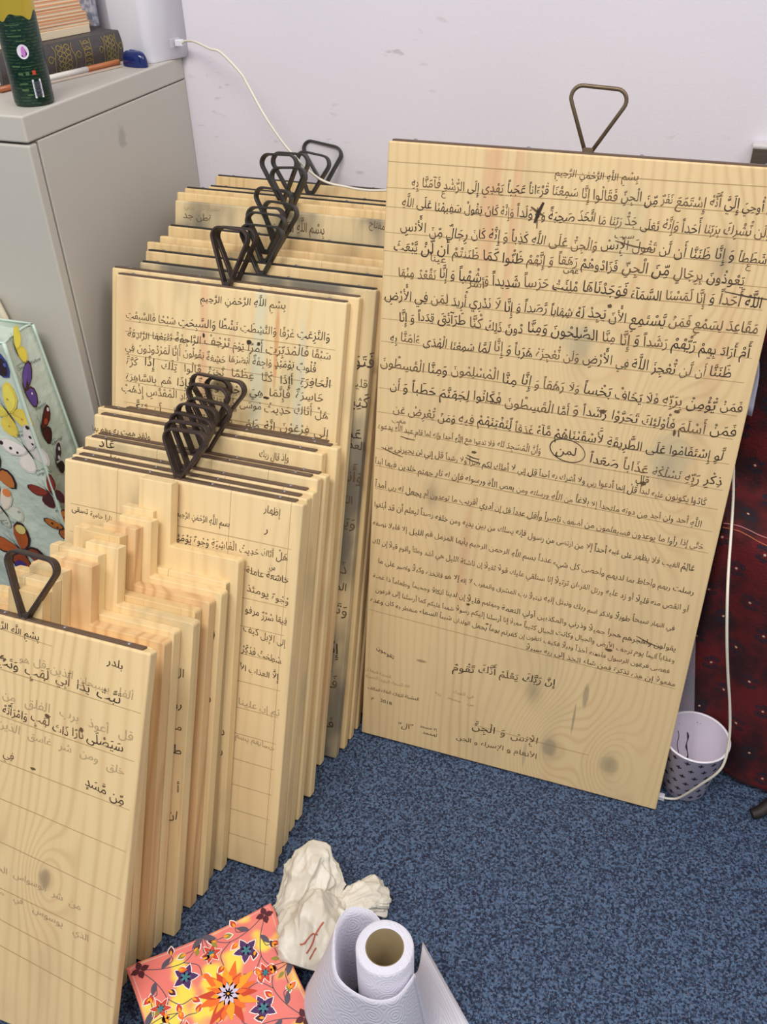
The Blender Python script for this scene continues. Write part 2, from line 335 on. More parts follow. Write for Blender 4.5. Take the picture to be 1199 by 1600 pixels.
LINES=[
["tall", "بِسْمِ اللَّهِ الرَّحْمٰنِ الرَّحِيمِ", [0.2323, 0.9858], [0.35, 0.9875], 0.017, 1, "f"],
["tall", "قُلْ أُوحِيَ إِلَيَّ أَنَّهُ إِسْتَمَعَ نَفَرٌ مِّنَ الْجِنِّ فَقَالُوا إِنَّا سَمِعْنَا قُرْءَاناً عَجَباً يَهْدِي إِلَى الرُّشْدِ فَآمَنَّا بِهِ", [0.0366, 0.9581], [0.513, 0.964], 0.021, 1, "f"],
["tall", "وَلَن نُّشْرِكَ بِرَبِّنَا أَحَداً وَإِنَّهُ تَعَلَى جَدُّ رَبِّنَا مَا اتَّخَذَ صَحِبَةً وَلَا وَلَداً وَإِنَّهُ كَانَ يَقُولُ سَفِيهُنَا عَلَى اللَّهِ", [0.0242, 0.9308], [0.5148, 0.9319], 0.021, 1, "f"],
["tall", "شَطَطاً وَ إِنَّا ظَنَنَّا أَن لَّن تَقُولَ الْإِنسُ وَالْجِنُّ عَلَى اللَّهِ كَذِباً وَ إِنَّهُ كَانَ رِجَالٌ مِّنَ الْأَنسِ", [0.0233, 0.8961], [0.5183, 0.9017], 0.0225, 0, "f"],
["tall", "يَعُوذُونَ بِرِجَالٍ مِّنَ الْجِنِّ فَزَادُوهُمْ رَهَقاً وَ إِنَّهُمْ ظَنُّوا كَمَا ظَنَنتُمْ أَن لَّنْ يَّبْعَثَ", [0.0152, 0.8696], [0.5194, 0.8753], 0.0245, 0, "f"],
["tall", "اللَّهُ أَحَداً وَ إِنَّا لَمَسْنَا السَّمَآءَ فَوَجَدْنَاهَا مُلِئَتْ حَرَساً شَدِيداً وَ شُهُباً وَ إِنَّا نَقْعُدُ مِنْهَا", [0.0239, 0.8353], [0.5209, 0.8469], 0.0245, 0, "f"],
["tall", "مَقَاعِدَ لِسَمْعِ فَمَنْ يَّسْتَمِعِ الْأَنَ يَجِدْ لَهُ شِهَاباً رَّصَداً وَ إِنَّا لَا نَدْرِي أُرِيدَ لِمَن فِي الْأَرْضِ", [0.0051, 0.799], [0.524, 0.8139], 0.0245, 0, "f"],
["tall", "أَمْ أَرَادَ بِهِمْ رَبُّهُمْ رَشَداً وَ إِنَّا مِنَّا الصَّلِحُونَ وَمِنَّا دُونَ ذَلِكَ كُنَّا طَرَآئِقَ قِدَداً وَ إِنَّا", [0.0285, 0.7716], [0.522, 0.782], 0.0245, 0, "f"],
["tall", "ظَنَنَّا أَن لَّن نُّعْجِزَ اللَّهَ فِي الْأَرْضِ وَلَن نُّعْجِزَهُ هَرَباً وَ إِنَّا لَمَّا سَمِعْنَا الْهُدَى ءَامَنَّا بِهِ", [0.0173, 0.7375], [0.5184, 0.749], 0.0245, 0, "f"],
["tall", "فَمَنْ يُّؤْمِنُ بِرَبِّهِ فَلَا يَخَافُ بَخْساً وَلَا رَهَقاً وَ إِنَّا مِنَّا الْمُسْلِمُونَ وَمِنَّا الْقَسِطُونَ", [0.003, 0.6981], [0.519, 0.7023], 0.0245, 0, "f"],
["tall", "فَمَنْ أَسْلَمَ فَأُوْلَئِكَ تَحَرَّوْا رَشَداً وَ أَمَّا الْقَسِطُونَ فَكَانُوا لِجَهَنَّمَ حَطَباً وَ أَن", [0.0202, 0.6642], [0.5209, 0.6683], 0.0245, 0, "f"],
["tall", "لَّوِ إِسْتَقَامُوا عَلَى الطَّرِيقَةِ لَأَسْقَيْنَاهُمْ مَّآءً غَدَقاً لِّنَفْتِنَهُمْ فِيهِ وَمَنْ يُّعْرِضْ عَن", [0.0274, 0.6262], [0.5239, 0.6328], 0.0245, 0, "f"],
["tall", "ذِكْرِ رَبِّهِ نَسْلُكْهُ عَذَاباً صَعَداً", [0.3318, 0.5985], [0.5233, 0.5928], 0.0245, 0, "f"],
["tall", "لمن", [0.2821, 0.6049], [0.3158, 0.6057], 0.024, 0, "f"],
["tall", "وَأَنَّ الْمَسَجِدَ لله فلا تدعوا مع اللَّهِ أحدا وإنه لما قام عبد اللَّهِ يدعوه", [0.0046, 0.5973], [0.2655, 0.5999], 0.0165, 1, "f"],
["tall", "كَادُوا يكونون عليه لبداً قُلْ إنما أدعوا ربي ولا أشرك به أحداً قل إني لا أملك لكم ضراً ولا رشداً قل إني لن يجيرني من", [0.0179, 0.5652], [0.5215, 0.5625], 0.0175, 1, "f"],
["tall", "اللَّهِ أحد ولن أجد من دونه ملتحداً إلا بلاغاً من اللَّهِ ورسلته ومن يعص اللَّهَ ورسوله فإن له نار جهنم خلدين فيها أبداً", [0.002, 0.5373], [0.5215, 0.5269], 0.0175, 1, "f"],
["tall", "حَتَّى إذا رأوا ما يوعدون فسيعلمون من أضعف ناصراً وأقل عدداً قل إن أدري أقريب ما توعدون أم يجعل له ربي أمداً", [0.0039, 0.4975], [0.5219, 0.4926], 0.0175, 1, "f"],
["tall", "عَالِمُ الغيب فلا يظهر على غيبه أحداً إلا من ارتضى من رسول فإنه يسلك من بين يديه ومن خلفه رصداً ليعلم أن قد أبلغوا", [0.0044, 0.4623], [0.5208, 0.4561], 0.0175, 1, "f"],
["tall", "رسلت ربهم وأحاط بما لديهم وأحصى كل شيء عدداً بسم اللَّهِ الرحمن الرحيم يأيها المزمل قم الليل إلا قليلا نصفه", [0.0036, 0.4296], [0.5211, 0.4157], 0.0165, 1, "f"],
["tall", "أو انقص منه قليلاً أو زد عليه ورتل القرءان ترتيلاً إنا سنلقي عليك قولاً ثقيلاً إن ناشئة الليل هي أشد وطئاً وأقوم قيلاً إن لك", [0.004, 0.3941], [0.5184, 0.3859], 0.0165, 1, "f"],
["tall", "في النهار سبحاً طويلاً واذكر اسم ربك وتبتل إليه تبتيلاً رب المشرق والمغرب لا إله إلا هو فاتخذه وكيلاً واصبر على ما", [0.0158, 0.3605], [0.5179, 0.3481], 0.0165, 1, "f"],
["tall", "يقولون واهجرهم هجراً جميلاً وذرني والمكذبين أولي النعمة ومهلهم قليلاً إن لدينا أنكالاً وجحيماً وطعاماً ذا غصة", [0.0081, 0.3292], [0.5186, 0.3133], 0.0165, 1, "f"],
["tall", "وعذاباً أليماً يوم ترجف الأرض والجبال وكانت الجبال كثيباً مهيلاً إنا أرسلنا إليكم رسولاً شهداً عليكم كما أرسلنا إلى فرعون", [0.0138, 0.3043], [0.5196, 0.2922], 0.0155, 1, "f"],
["tall", "فعصى فرعون الرسول فأخذنه أخذاً وبيلاً فكيف تتقون إن كفرتم يوماً يجعل الولدان شيباً السماء منفطر به كان وعده", [0.0054, 0.2833], [0.5185, 0.2714], 0.0155, 1, "f"],
["tall", "مفعولاً إن هذه تذكرة فمن شاء اتخذ إلى ربه سبيلاً", [0.278, 0.2589], [0.5195, 0.2497], 0.0155, 1, "f"],
["tall", "إِنَّ رَبَّكَ يَعْلَمُ أَنَّكَ تَقُومُ", [0.1591, 0.1828], [0.3361, 0.2012], 0.024, 0, "f"],
["tall", "تقومون", [0.0203, 0.1891], [0.0567, 0.1734], 0.016, 1, "f"],
["tall", "المدينة فيها أن", [0.0007, 0.1404], [0.0528, 0.1356], 0.011, 2, "f"],
["tall", "الله السماء المؤيدة الحسنة", [0.0026, 0.1243], [0.0903, 0.1243], 0.012, 2, "f"],
["tall", "المشيئة الثقلاء النقلاء المكلف", [0.0084, 0.1022], [0.106, 0.1012], 0.0125, 1, "f"],
["tall", "2018 م", [0.0154, 0.0817], [0.0546, 0.079], 0.012, 1, "f"],
["tall", "في الغداء", [0.164, 0.1373], [0.2042, 0.1354], 0.013, 2, "f"],
["tall", "من مسجد ربه", [0.1324, 0.1268], [0.2081, 0.1175], 0.012, 2, "f"],
["tall", "\"ال\"", [0.0692, 0.0348], [0.103, 0.038], 0.022, 0, "f"],
["tall", "إلا مسجد", [0.1098, 0.0458], [0.1419, 0.0471], 0.011, 0, "f"],
["tall", "لهممد", [0.1154, 0.0332], [0.1501, 0.0339], 0.012, 0, "f"],
["tall", "الْإِنسُ وَ الْجِنُّ", [0.2031, 0.0717], [0.3203, 0.0763], 0.024, 1, "f"],
["tall", "الأنعام و الإسراء و الجن", [0.1778, 0.0412], [0.3299, 0.0432], 0.019, 1, "f"],
["tall", "عيناً", [0.0704, 0.86], [0.0969, 0.8591], 0.017, 0, "f"],
["tall", "أشر", [0.1283, 0.8313], [0.1526, 0.8304], 0.019, 0, "f"],
["tall", "عهن", [0.259, 0.8656], [0.2871, 0.8634], 0.015, 0, "f"],
["tall", "ع", [0.0805, 0.9498], [0.0869, 0.9495], 0.012, 1, "f"],
["tall", "ع", [0.4888, 0.8962], [0.4965, 0.8962], 0.014, 0, "f"],
["tall", "قال", [0.4017, 0.5809], [0.4199, 0.5802], 0.017, 1, "f"],
["tall", "سيب", [0.3201, 0.9152], [0.3755, 0.9171], 0.014, 1, "f"],
["tall", "مغب", [0.0262, 0.6103], [0.0553, 0.6119], 0.012, 1, "f"],
["tall", "صف", [0.1697, 0.6638], [0.2006, 0.6646], 0.012, 1, "f"],
["C1", "بِسْمِ اللَّهِ الرَّحْمٰنِ الرَّحِيمِ", [0.1564, 0.7907], [0.3203, 0.7979], 0.021, 0, "f"],
["C1", "وَالنَّزِعَتِ غَرْقًا وَالنَّشِطَتِ نَشْطًا وَالسَّبِحَتِ سَبْحًا فَالسَّبِقَتِ", [0.0212, 0.7476], [0.389, 0.7571], 0.022, 0, "f"],
["C1", "سَبْقًا فَالْمُدَبِّرَتِ أَمْرًا يَوْمَ تَرْجُفُ الرَّاجِفَةُ تَتْبَعُهَا الرَّادِفَةُ", [0.024, 0.7199], [0.3923, 0.7303], 0.022, 1, "f"],
["C1", "قُلُوبٌ يَوْمَئِذٍ وَاجِفَةٌ أَبْصَرُهَا خَشِعَةٌ يَقُولُونَ أَإِنَّا لَمَرْدُودُونَ فِي", [0.0206, 0.6963], [0.3868, 0.708], 0.022, 1, "f"],
["C1", "الْحَافِرَةِ أَإِذَا كُنَّا عِظَمًا نَّخِرَةً قَالُوا تِلْكَ إِذًا كَرَّةٌ", [0.0221, 0.6722], [0.395, 0.6863], 0.022, 1, "f"],
["C1", "خَاسِرَةٌ فَإِنَّمَا هِيَ زَجْرَةٌ وَحِدَةٌ فَإِذَا هُم بِالسَّاهِرَةِ", [0.0224, 0.6487], [0.3864, 0.662], 0.022, 1, "f"],
["C1", "هَلْ أَتَاكَ حَدِيثُ مُوسَى إِذْ نَادَاهُ رَبُّهُ بِالْوَادِ الْمُقَدَّسِ إِذْهَبْ", [0.014, 0.6259], [0.3906, 0.6373], 0.022, 1, "f"],
["C1", "إِلَى فِرْعَوْنَ إِنَّهُ طَغَى فَقُلْ هَل لَّكَ إِلَى أَن تَزَكَّى", [0.0268, 0.5973], [0.3866, 0.607], 0.022, 1, "f"],
["A1", "بِسْمِ اللَّهِ الرَّحْمٰنِ الرَّحِيمِ", [0.0681, 0.5711], [0.1984, 0.5608], 0.016, 0, "f"],
["A1", "بلدر", [0.2959, 0.5536], [0.3291, 0.5505], 0.018, 0, "f"],
["A1", "تَبَّتْ يَدَا أَبِي لَهَبٍ وَتَبَّ مَا", [0.104, 0.5167], [0.3198, 0.5071], 0.022, 0, "f"],
["A1", "ألفاء بسبحان الذين قل هو", [0.1645, 0.5275], [0.3432, 0.5156], 0.019, 2, "f"],
["A1", "قل أعوذ برب الفلق من شر ما", [0.0758, 0.4764], [0.3445, 0.4617], 0.021, 2, "f"],
["A1", "سَيَصْلَى نَارًا ذَاتَ لَهَبٍ وَامْرَأَتُهُ حَمَّالَةَ", [0.0988, 0.4538], [0.3411, 0.4416], 0.022, 0, "f"],
["A1", "خلق ومن شر غاسق الذين من", [0.1006, 0.4323], [0.3441, 0.4144], 0.02, 2, "f"],
["A1", "فِي جِيدِهَا", [0.1039, 0.3926], [0.1743, 0.3878], 0.019, 1, "f"],
["A1", "مِّن مَّسَدٍ", [0.2801, 0.3829], [0.3389, 0.3748], 0.022, 0, "f"],
["A1", "من شر الوسواس الخناس", [0.1283, 0.2287], [0.2858, 0.2101], 0.016, 2, "f"],
["A1", "الذي يوسوس في صدور", [0.142, 0.1944], [0.3101, 0.1693], 0.016, 2, "f"],
["B1", "بسم اللَّهِ الرَّحْمَنِ الرَّحِيمِ", [0.1978, 0.5607], [0.2932, 0.5593], 0.018, 1, "f"],
["B1", "نارا حامية تسقى", [0.0143, 0.533], [0.0904, 0.53], 0.016, 1, "f"],
["B1", "إظهار", [0.3382, 0.5912], [0.3644, 0.5895], 0.02, 1, "f"],
["B1", "ر", [0.3414, 0.56], [0.3486, 0.5594], 0.022, 1, "f"],
["B1", "هَلْ أَتَاكَ حَدِيثُ الْغَاشِيَةِ وُجُوهٌ يَوْمَئِذٍ", [0.193, 0.5226], [0.3814, 0.5261], 0.019, 1, "f"],
["B1", "من", [0.3533, 0.5094], [0.3636, 0.5086], 0.017, 0, "f"],
["B1", "خاشعة عاملة", [0.317, 0.4967], [0.3872, 0.4919], 0.019, 1, "f"],
["B1", "وُجُوهٌ يومئذ", [0.319, 0.4659], [0.3886, 0.4612], 0.019, 1, "f"],
["B1", "فِيهَا سُرُرٌ مرفو", [0.3191, 0.4332], [0.3872, 0.4275], 0.019, 0, "f"],
["B1", "إلى الإبل كيف", [0.318, 0.4019], [0.3867, 0.3955], 0.019, 1, "f"],
["B1", "سُطِحَتْ فَذَكِّرْ", [0.318, 0.3694], [0.387, 0.3644], 0.019, 1, "f"],
["B1", "إِلَّا العذاب الأ", [0.3167, 0.3394], [0.3883, 0.3353], 0.019, 0, "f"],
["B1", "ثم إن علينا", [0.3171, 0.2822], [0.3863, 0.279], 0.019, 2, "f"],
["B1", "حسابهم بسم", [0.3164, 0.2245], [0.3847, 0.2149], 0.019, 2, "f"],
["E", "فَتَوَلَّوْا بعد ذلك", [0.02, 0.702], [0.421, 0.702], 0.036, 1, "n"],
["E", "كَثِيرَةٌ الَّذِينَ من", [0.02, 0.6395], [0.4226, 0.6395], 0.036, 0, "n"],
["E", "عَذَابٌ شديد بما", [0.02, 0.5891], [0.4186, 0.5891], 0.036, 0, "n"],
["E", "وَأَنفَقُوا مما رزق", [0.02, 0.5184], [0.4162, 0.5184], 0.036, 0, "n"],
["E", "وَيَدْفَعُ الله عن", [0.02, 0.4368], [0.4146, 0.4368], 0.036, 0, "n"],
["E", "ذَلِكَ الكتاب لا", [0.02, 0.3565], [0.4113, 0.3565], 0.036, 1, "n"],
["E", "وَتَبَيَّنَ لكم كيف", [0.02, 0.2826], [0.406, 0.2826], 0.036, 0, "n"],
["E", "إِنْزَحَ عنها من", [0.02, 0.2032], [0.4079, 0.2032], 0.036, 0, "n"],
["E", "فَأَنفَقُوا من طيب", [0.02, 0.1383], [0.4073, 0.1383], 0.036, 0, "n"],
["E", "فَنَزَّلَ الكتاب من", [0.02, 0.0593], [0.404, 0.0593], 0.036, 0, "n"],
["E", "قليل منهم والله", [0.02, 0.6699], [0.4219, 0.6699], 0.034, 2, "n"],
["E", "العذاب بما كانوا", [0.02, 0.5718], [0.4224, 0.5718], 0.034, 2, "n"],
["E", "الكتاب لا ريب", [0.02, 0.4788], [0.4142, 0.4788], 0.034, 2, "n"],
["E", "المؤمنين إذ هم", [0.02, 0.3249], [0.4106, 0.3249], 0.034, 2, "n"],
["D6", "بِسْمِ اللَّهِ الرَّحْمَنِ", [0.1847, 0.8487], [0.2865, 0.8438], 0.028, 0, "f"],
["D6", "مفتاح", [0.356, 0.868], [0.3813, 0.8654], 0.018, 1, "f"],
["D6", "ةطن جد", [0.0164, 0.8494], [0.0732, 0.8501], 0.02, 1, "f"],
["D6", "سبيلا حق عربي", [0.0187, 0.8674], [0.091, 0.8672], 0.014, 2, "f"],
["B4", "عَاد", [0.0265, 0.5978], [0.0641, 0.5978], 0.026, 0, "f"],
["B6", "ولقد همت به وهم بها", [-0.0031, 0.5943], [0.1069, 0.5951], 0.018, 1, "f"],
["B6", "وإذ قال ربك", [0.2972, 0.6009], [0.3509, 0.5999], 0.022, 1, "f"],
["B3", "وما هو", [0.0437, 0.5938], [0.0843, 0.5945], 0.018, 1, "f"],
["s6", "ال", [0.02, 0.4224], [0.2916, 0.4224], 0.027, 1, "n"],
["s6", "رن", [0.02, 0.3763], [0.2915, 0.3763], 0.027, 1, "n"],
["s6", "ما", [0.02, 0.3408], [0.2927, 0.3408], 0.027, 1, "n"],
["s6", "طه", [0.02, 0.3058], [0.293, 0.3058], 0.027, 1, "n"],
["s6", "أ", [0.02, 0.2446], [0.293, 0.2446], 0.027, 1, "n"],
["s6", "ان", [0.02, 0.1963], [0.293, 0.1963], 0.027, 1, "n"],
["s3", "در", [0.02, 0.4068], [0.284, 0.4068], 0.027, 1, "n"],
["s3", "و", [0.02, 0.3358], [0.284, 0.3358], 0.027, 1, "n"],
["s1", "د", [0.02, 0.2436], [0.2738, 0.2436], 0.027, 1, "n"],
["s7", "ق", [0.02, 0.3742], [0.2848, 0.3742], 0.027, 1, "n"],
["s1", "ر", [0.02, 0.2098], [0.2724, 0.2098], 0.027, 1, "n"]]
RULES=[
["tall", [0.0013, 0.988], [0.4935, 0.9924]],
["tall", [0.0002, 0.9544], [0.5084, 0.9613]],
["tall", [0.0015, 0.9289], [0.5116, 0.9293]],
["tall", [0.0013, 0.894], [0.5164, 0.8999]],
["tall", [0.0007, 0.8682], [0.5192, 0.8729]],
["tall", [0.0024, 0.833], [0.5198, 0.8443]],
["tall", [0.0022, 0.7986], [0.523, 0.8112]],
["tall", [0.0025, 0.7703], [0.5208, 0.7801]],
["tall", [0.0032, 0.7356], [0.5173, 0.7462]],
["tall", [0.003, 0.6981], [0.5179, 0.6994]],
["tall", [0.0026, 0.6637], [0.5196, 0.6662]],
["tall", [0.0023, 0.6243], [0.522, 0.6295]],
["tall", [0.0035, 0.5982], [0.5214, 0.5894]],
["tall", [0.003, 0.5637], [0.5204, 0.5593]],
["tall", [0.0033, 0.5342], [0.5203, 0.5235]],
["tall", [0.004, 0.4953], [0.5208, 0.4891]],
["tall", [0.0027, 0.266], [0.5181, 0.2469]],
["tall", [0.2058, 0.0809], [0.4062, 0.0777]],
["A1", [0.01, 0.572], [0.2135, 0.5582]],
["A1", [0.01, 0.5134], [0.3513, 0.5014]],
["A1", [0.01, 0.45], [0.3492, 0.436]],
["A1", [0.01, 0.3908], [0.35, 0.3692]],
["A1", [0.01, 0.341], [0.3507, 0.3111]],
["A1", [0.01, 0.2832], [0.3513, 0.2439]],
["A1", [0.01, 0.2161], [0.3486, 0.1789]],
["A1", [0.01, 0.1764], [0.3524, 0.1256]],
["A1", [0.01, 0.138], [0.3556, 0.0867]],
["B1", [0.012, 0.05], [0.385, 0.05]],
["B1", [0.012, 0.095], [0.385, 0.095]],
["B1", [0.012, 0.14], [0.385, 0.14]],
["B1", [0.012, 0.185], [0.385, 0.185]],
["B1", [0.012, 0.23], [0.385, 0.23]],
["B1", [0.012, 0.275], [0.385, 0.275]],
["B1", [0.012, 0.32], [0.385, 0.32]],
["B1", [0.012, 0.365], [0.385, 0.365]],
["B1", [0.012, 0.41], [0.385, 0.41]],
["B1", [0.012, 0.455], [0.385, 0.455]],
["B1", [0.012, 0.5], [0.385, 0.5]],
["B1", [0.012, 0.545], [0.385, 0.545]],
["C1", [0.02, 0.745], [0.39, 0.745]],
["C1", [0.02, 0.69], [0.39, 0.69]],
["C1", [0.02, 0.645], [0.39, 0.645]],
["C1", [0.02, 0.61], [0.39, 0.61]],
["C1", [0.02, 0.575], [0.39, 0.575]],
["C1", [0.02, 0.535], [0.39, 0.535]],
["C1", [0.02, 0.5], [0.39, 0.5]],
["C1", [0.02, 0.46], [0.39, 0.46]]]
# ------------------------------------------------------------------ room
g = NG('painted_wall', 0.75); x, y, z = g.obj()
f = g.noise(g.vec(x, y, z), 3.0, 3); sm = g.mul(g.ramp(g.noise(g.vec(g.mul(x, 26), y, g.mul(z, 60)), 1.0, 4), 0.62, 0.72), g.ramp(g.noise(g.vec(x, y, z), 4.0, 2, 3.0), .50, .62))
c = g.mix(f, lin((220, 215, 224)), lin((230, 224, 230)))
c = g.mix(g.mul(sm, 0.5), c, lin((168, 160, 160)))
fine = g.noise(g.vec(x, y, z), 220, 2); g.bump(fine, 0.0006, 0.4)
M['wall'] = g.color(c)
g = NG('blue_speckled_carpet', 0.95); x, y, z = g.obj()
vo = g.n('ShaderNodeTexVoronoi'); g.put(vo.inputs['Vector'], g.vec(x, y, z)); g.put(vo.inputs['Scale'], 330.0); vs_ = g.n('ShaderNodeSeparateColor'); g.t.links.new(vo.outputs['Color'], vs_.inputs[0])
n1 = g.add(g.mul(vs_.outputs[0], .42), g.mul(g.noise(g.vec(x, y, z), 260, 2, rough=0.8), .58)); n2 = g.noise(g.vec(x, y, z), 190, 2, w=4.0, rough=.7); n3 = g.noise(g.vec(x, y, z), 210, 2, w=9.0, rough=.7)
nb = g.noise(g.vec(x, y, z), 3, 2)
c = g.mix(g.ramp(n1, 0.30, 0.72), lin((28, 38, 62)), lin((92, 116, 148)))
c = g.mix(g.mul(g.ramp(n2, 0.54, 0.62), 0.9), c, lin((18, 20, 34)))
c = g.mix(g.mul(g.ramp(n3, 0.57, 0.65), 0.6), c, lin((132, 126, 146)))
c = g.mix(g.mul(nb, 0.15), c, lin((40, 52, 84)))
g.bump(g.add(n1, n2), 0.004, 0.8)
M['carpet'] = g.color(c)
mb = MB(); mb.box(-3.6, 4.2, -5.0, 0.0, -0.05, 0.0)
fl = mb.build('floor', M['carpet']); tag(fl, 'blue speckled carpet floor', kind='structure')
mb = MB(); mb.box(-3.6, 4.2, 0.0, 0.12, -0.05, 2.75)
wl = mb.build('wall_back', M['wall']); tag(wl, 'off-white painted back wall with scuffs', kind='structure')
# socket plate on the wall at the right
g = NG('brushed_steel', 0.32, 0.85); x, y, z = g.obj(); g.color(g.mix(g.noise(g.vec(g.mul(x, 4), y, g.mul(z, 300)), 1, 2), lin((110, 104, 100)), lin((150, 145, 140)))); M['steel'] = g.m
r = empty('wall_socket', (1.04, 0, 0.90)); tag(r, 'brushed steel wall socket plate at the right edge of the wall', 'socket')
MB().box(-.046, .1, -.022, -.002, -.04, .04).build('back_box', plain('pale_trim', (205, 200, 200), .4), r, 0.002)
MB().box(-.0445, .0985, -.026, -.022, -.0385, .036).build('face_plate', M['steel'], r, 0.0008)
for sx in (0.0, 0.06):
  m2 = MB(); m2.box(sx-.012, sx-.004, -.0275, -.026, -.012, -.006); m2.box(sx+.004, sx+.012, -.0275, -.026, -.012, -.006); m2.box(sx-.003, sx+.003, -.0275, -.026, .004, .014)
  for bx in m2.v[:1]: tag(m2.build('pin_holes', plain('black_hole', (20, 20, 20), .6), r), kind='stuff')

# ------------------------------------------------------------------ boards
def make_board(key, label, mat, group, outline=None, strip=True, handle=None, hmat='iron', name='writing_board', bev=0.003, flat=True, staves=0):
    xl, yb, z0, bw, bh, th, t = BOARDS[key]
    root = empty(name, (xl, yb, z0), (-th, 0, 0))
    tag(root, label, 'writing board', group)
    poly = outline or [(0, 0), (bw, 0), (bw, bh), (0, bh)]
    if staves:
        cuts = [0]+[bw*(i+rng.uniform(-.12, .12))/staves for i in range(1, staves)]+[bw]
        for a, b in zip(cuts[:-1], cuts[1:]):
            MB().box(a, b, 0, t, 0, bh).build('stave', M[mat], root, 0.0004, 1)
    else:
        MB().prism(poly, 0, t).build('plank', M[mat], root, bev, 3)
    if strip:
        a, b = (.010, bw-.014) if key[0] in 'AB' else (.004, bw-.004)
        st = MB(); st.box(a, b, t*.22 if flat else .002, t*.86 if flat else t-.002, bh-.001, bh+.0026)
        st.build('metal_strip', M['strip'] if hmat != 'iron_old' else M['iron_old'], root, 0.0008, 1)
        for q in (.06, .36, .64, .93):
            s_ = MB(); s_.lathe([(.0001, .0018), (.002, .0014), (.003, .0004), (.0032, 0)], 10, c=(a+(b-a)*q, t*.54))
            so = s_.build('screw', M['screw'], root); so.location.z = bh+.0026
    if handle:
        (lx, lz), (rx, rz), (ax, az) = handle
        az = bh+.002; rad = .0135; prof = rect(.0036, .0135) if hmat != 'rod' else circ(.0026, 8)
        A = Vector((ax, az)); Lc = Vector((lx, lz)); Rc = Vector((rx, rz)); mid = (Lc+Rc)/2; Lc = mid+(Lc-mid)*1.07; Rc = mid+(Rc-mid)*1.07
        off = 0.0035
        def arc(P, Q, Rr):      # rounded corner at Q between P and Rr
            d1 = (P-Q).normalized(); d2 = (Rr-Q).normalized(); ang = d1.angle(d2); dist = rad/math.tan(ang/2)
            dist = min(dist, (P-Q).length*.45, (Rr-Q).length*.45); r_ = dist*math.tan(ang/2)
            cen = Q+(d1+d2).normalized()*(r_/math.sin(ang/2)); s1 = Q+d1*dist-cen; s2 = Q+d2*dist-cen
            a1 = math.atan2(s1.y, s1.x); a2 = math.atan2(s2.y, s2.x); da = (a2-a1+PI) % (2*PI)-PI
            return [cen+Vector((math.cos(a1+da*i/8), math.sin(a1+da*i/8)))*r_ for i in range(9)]
        pts = [A+Vector((-off, 0))]+arc(A, Lc, Rc)+arc(Lc, Rc, A)+[A+Vector((off, 0))]
        h = MB(); h.tube([(p.x, t*.54, p.y) for p in pts], prof, nrm=(0, 1, 0), smooth=(hmat == 'rod'))
        ho = h.build('carrying_loop', M[hmat], root, 0 if hmat == 'rod' else .0007, 1)
        MB().box(ax-.007, ax+.007, t*.54-.005, t*.54+.006, az-.001, az+.006).build('weld_foot', M[hmat], root, .0015, 1)
    return root
def tab_outline(key, tc, tw=.056, tz=.0835, r=.005):
    xl, yb, z0, bw, bh, th, t = BOARDS[key]; c_ = tc
    def rc(x, z, sx, sz):   # rounded outer corner
        return [(x+sx*(r-r*math.cos(a)), z-(r-r*math.sin(a))*sz) for a in [0, PI/6, PI/3, PI/2]]
    pts = [(0, 0), (bw, 0)]
    pts += [(bw-(r-r*math.cos(a)), bh-(r-r*math.sin(a))) for a in (0, PI/6, PI/3, PI/2)]
    pts += [(c_+tw/2+.0015, bh), (c_+tw/2, bh+.0015)]
    pts += [(c_+tw/2-.0008, bh+tz), (c_-tw/2+.0008, bh+tz), (c_-tw/2, bh+.0015), (c_-tw/2-.0015, bh)]
    pts += [((r-r*math.cos(a)), bh-(r-r*math.sin(a))) for a in (PI/2, PI/3, PI/6, 0)]
    return pts
ROOT = {}
HB = {'A1': ((.1219, .671), (.2106, .6673), (.1616, 0)), 'B1': ((.163, .6864), (.2461, .6882), (.1941, 0)), 'B2': ((.1543, .6849), (.2378, .6855), (.1907, 0)), 'B3': ((.1561, .6867), (.2389, .6799), (.1988, 0)),
 'B4': ((.1536, .6872), (.2345, .6847), (.1933, 0)), 'B5': ((.1613, .6851), (.2465, .6799), (.2029, 0)), 'B6': ((.1572, .6947), (.2416, .6938), (.2028, 0)), 'B7': ((.1562, .6996), (.2693, .6954), (.2161, 0)), 'B8': ((.1495, .6845), (.1997, .6813), (.1787, 0)),
 'C1': ((.1647, .9071), (.234, .9039), (.1975, 0)), 'C2': ((.18, .8988), (.2588, .8994), (.2214, 0)), 'E': ((.1709, .8981), (.2569, .8983), (.2159, 0)), 'D3b': ((.1724, .9094), (.2526, .907), (.2117, 0)), 'D3a': ((.1726, .9075), (.2497, .9111), (.2148, 0)),
 'D4': ((.1812, .9124), (.2527, .9077), (.2129, 0)), 'D5': ((.1501, .9196), (.2287, .9157), (.1986, 0)), 'D6': ((.1668, .9421), (.2433, .9475), (.2108, 0)), 'D7': ((.146, .9557), (.224, .9579), (.1956, 0)), 'D8': ((.1527, .9534), (.2342, .9538), (.2054, 0)),
 'D9': ((.1613, .9554), (.2377, .9457), (.1987, 0)), 'D10': ((.1558, .9727), (.2501, .9601), (.217, 0)), 'tall': ((.2336, 1.0954), (.317, 1.0912), (.2697, 0))}
ROOT['tall'] = make_board('tall', 'tall wide pine board covered in Arabic writing beside the white bucket', 'wood_tall', None, strip=True, handle=HB['tall'], hmat='rod', bev=.0022)
ROOT['A1'] = make_board('A1', 'frontmost board at the left edge, with brown metal loop and few lines of ink', 'wood_front', 'boards with metal loops', handle=HB['A1'])
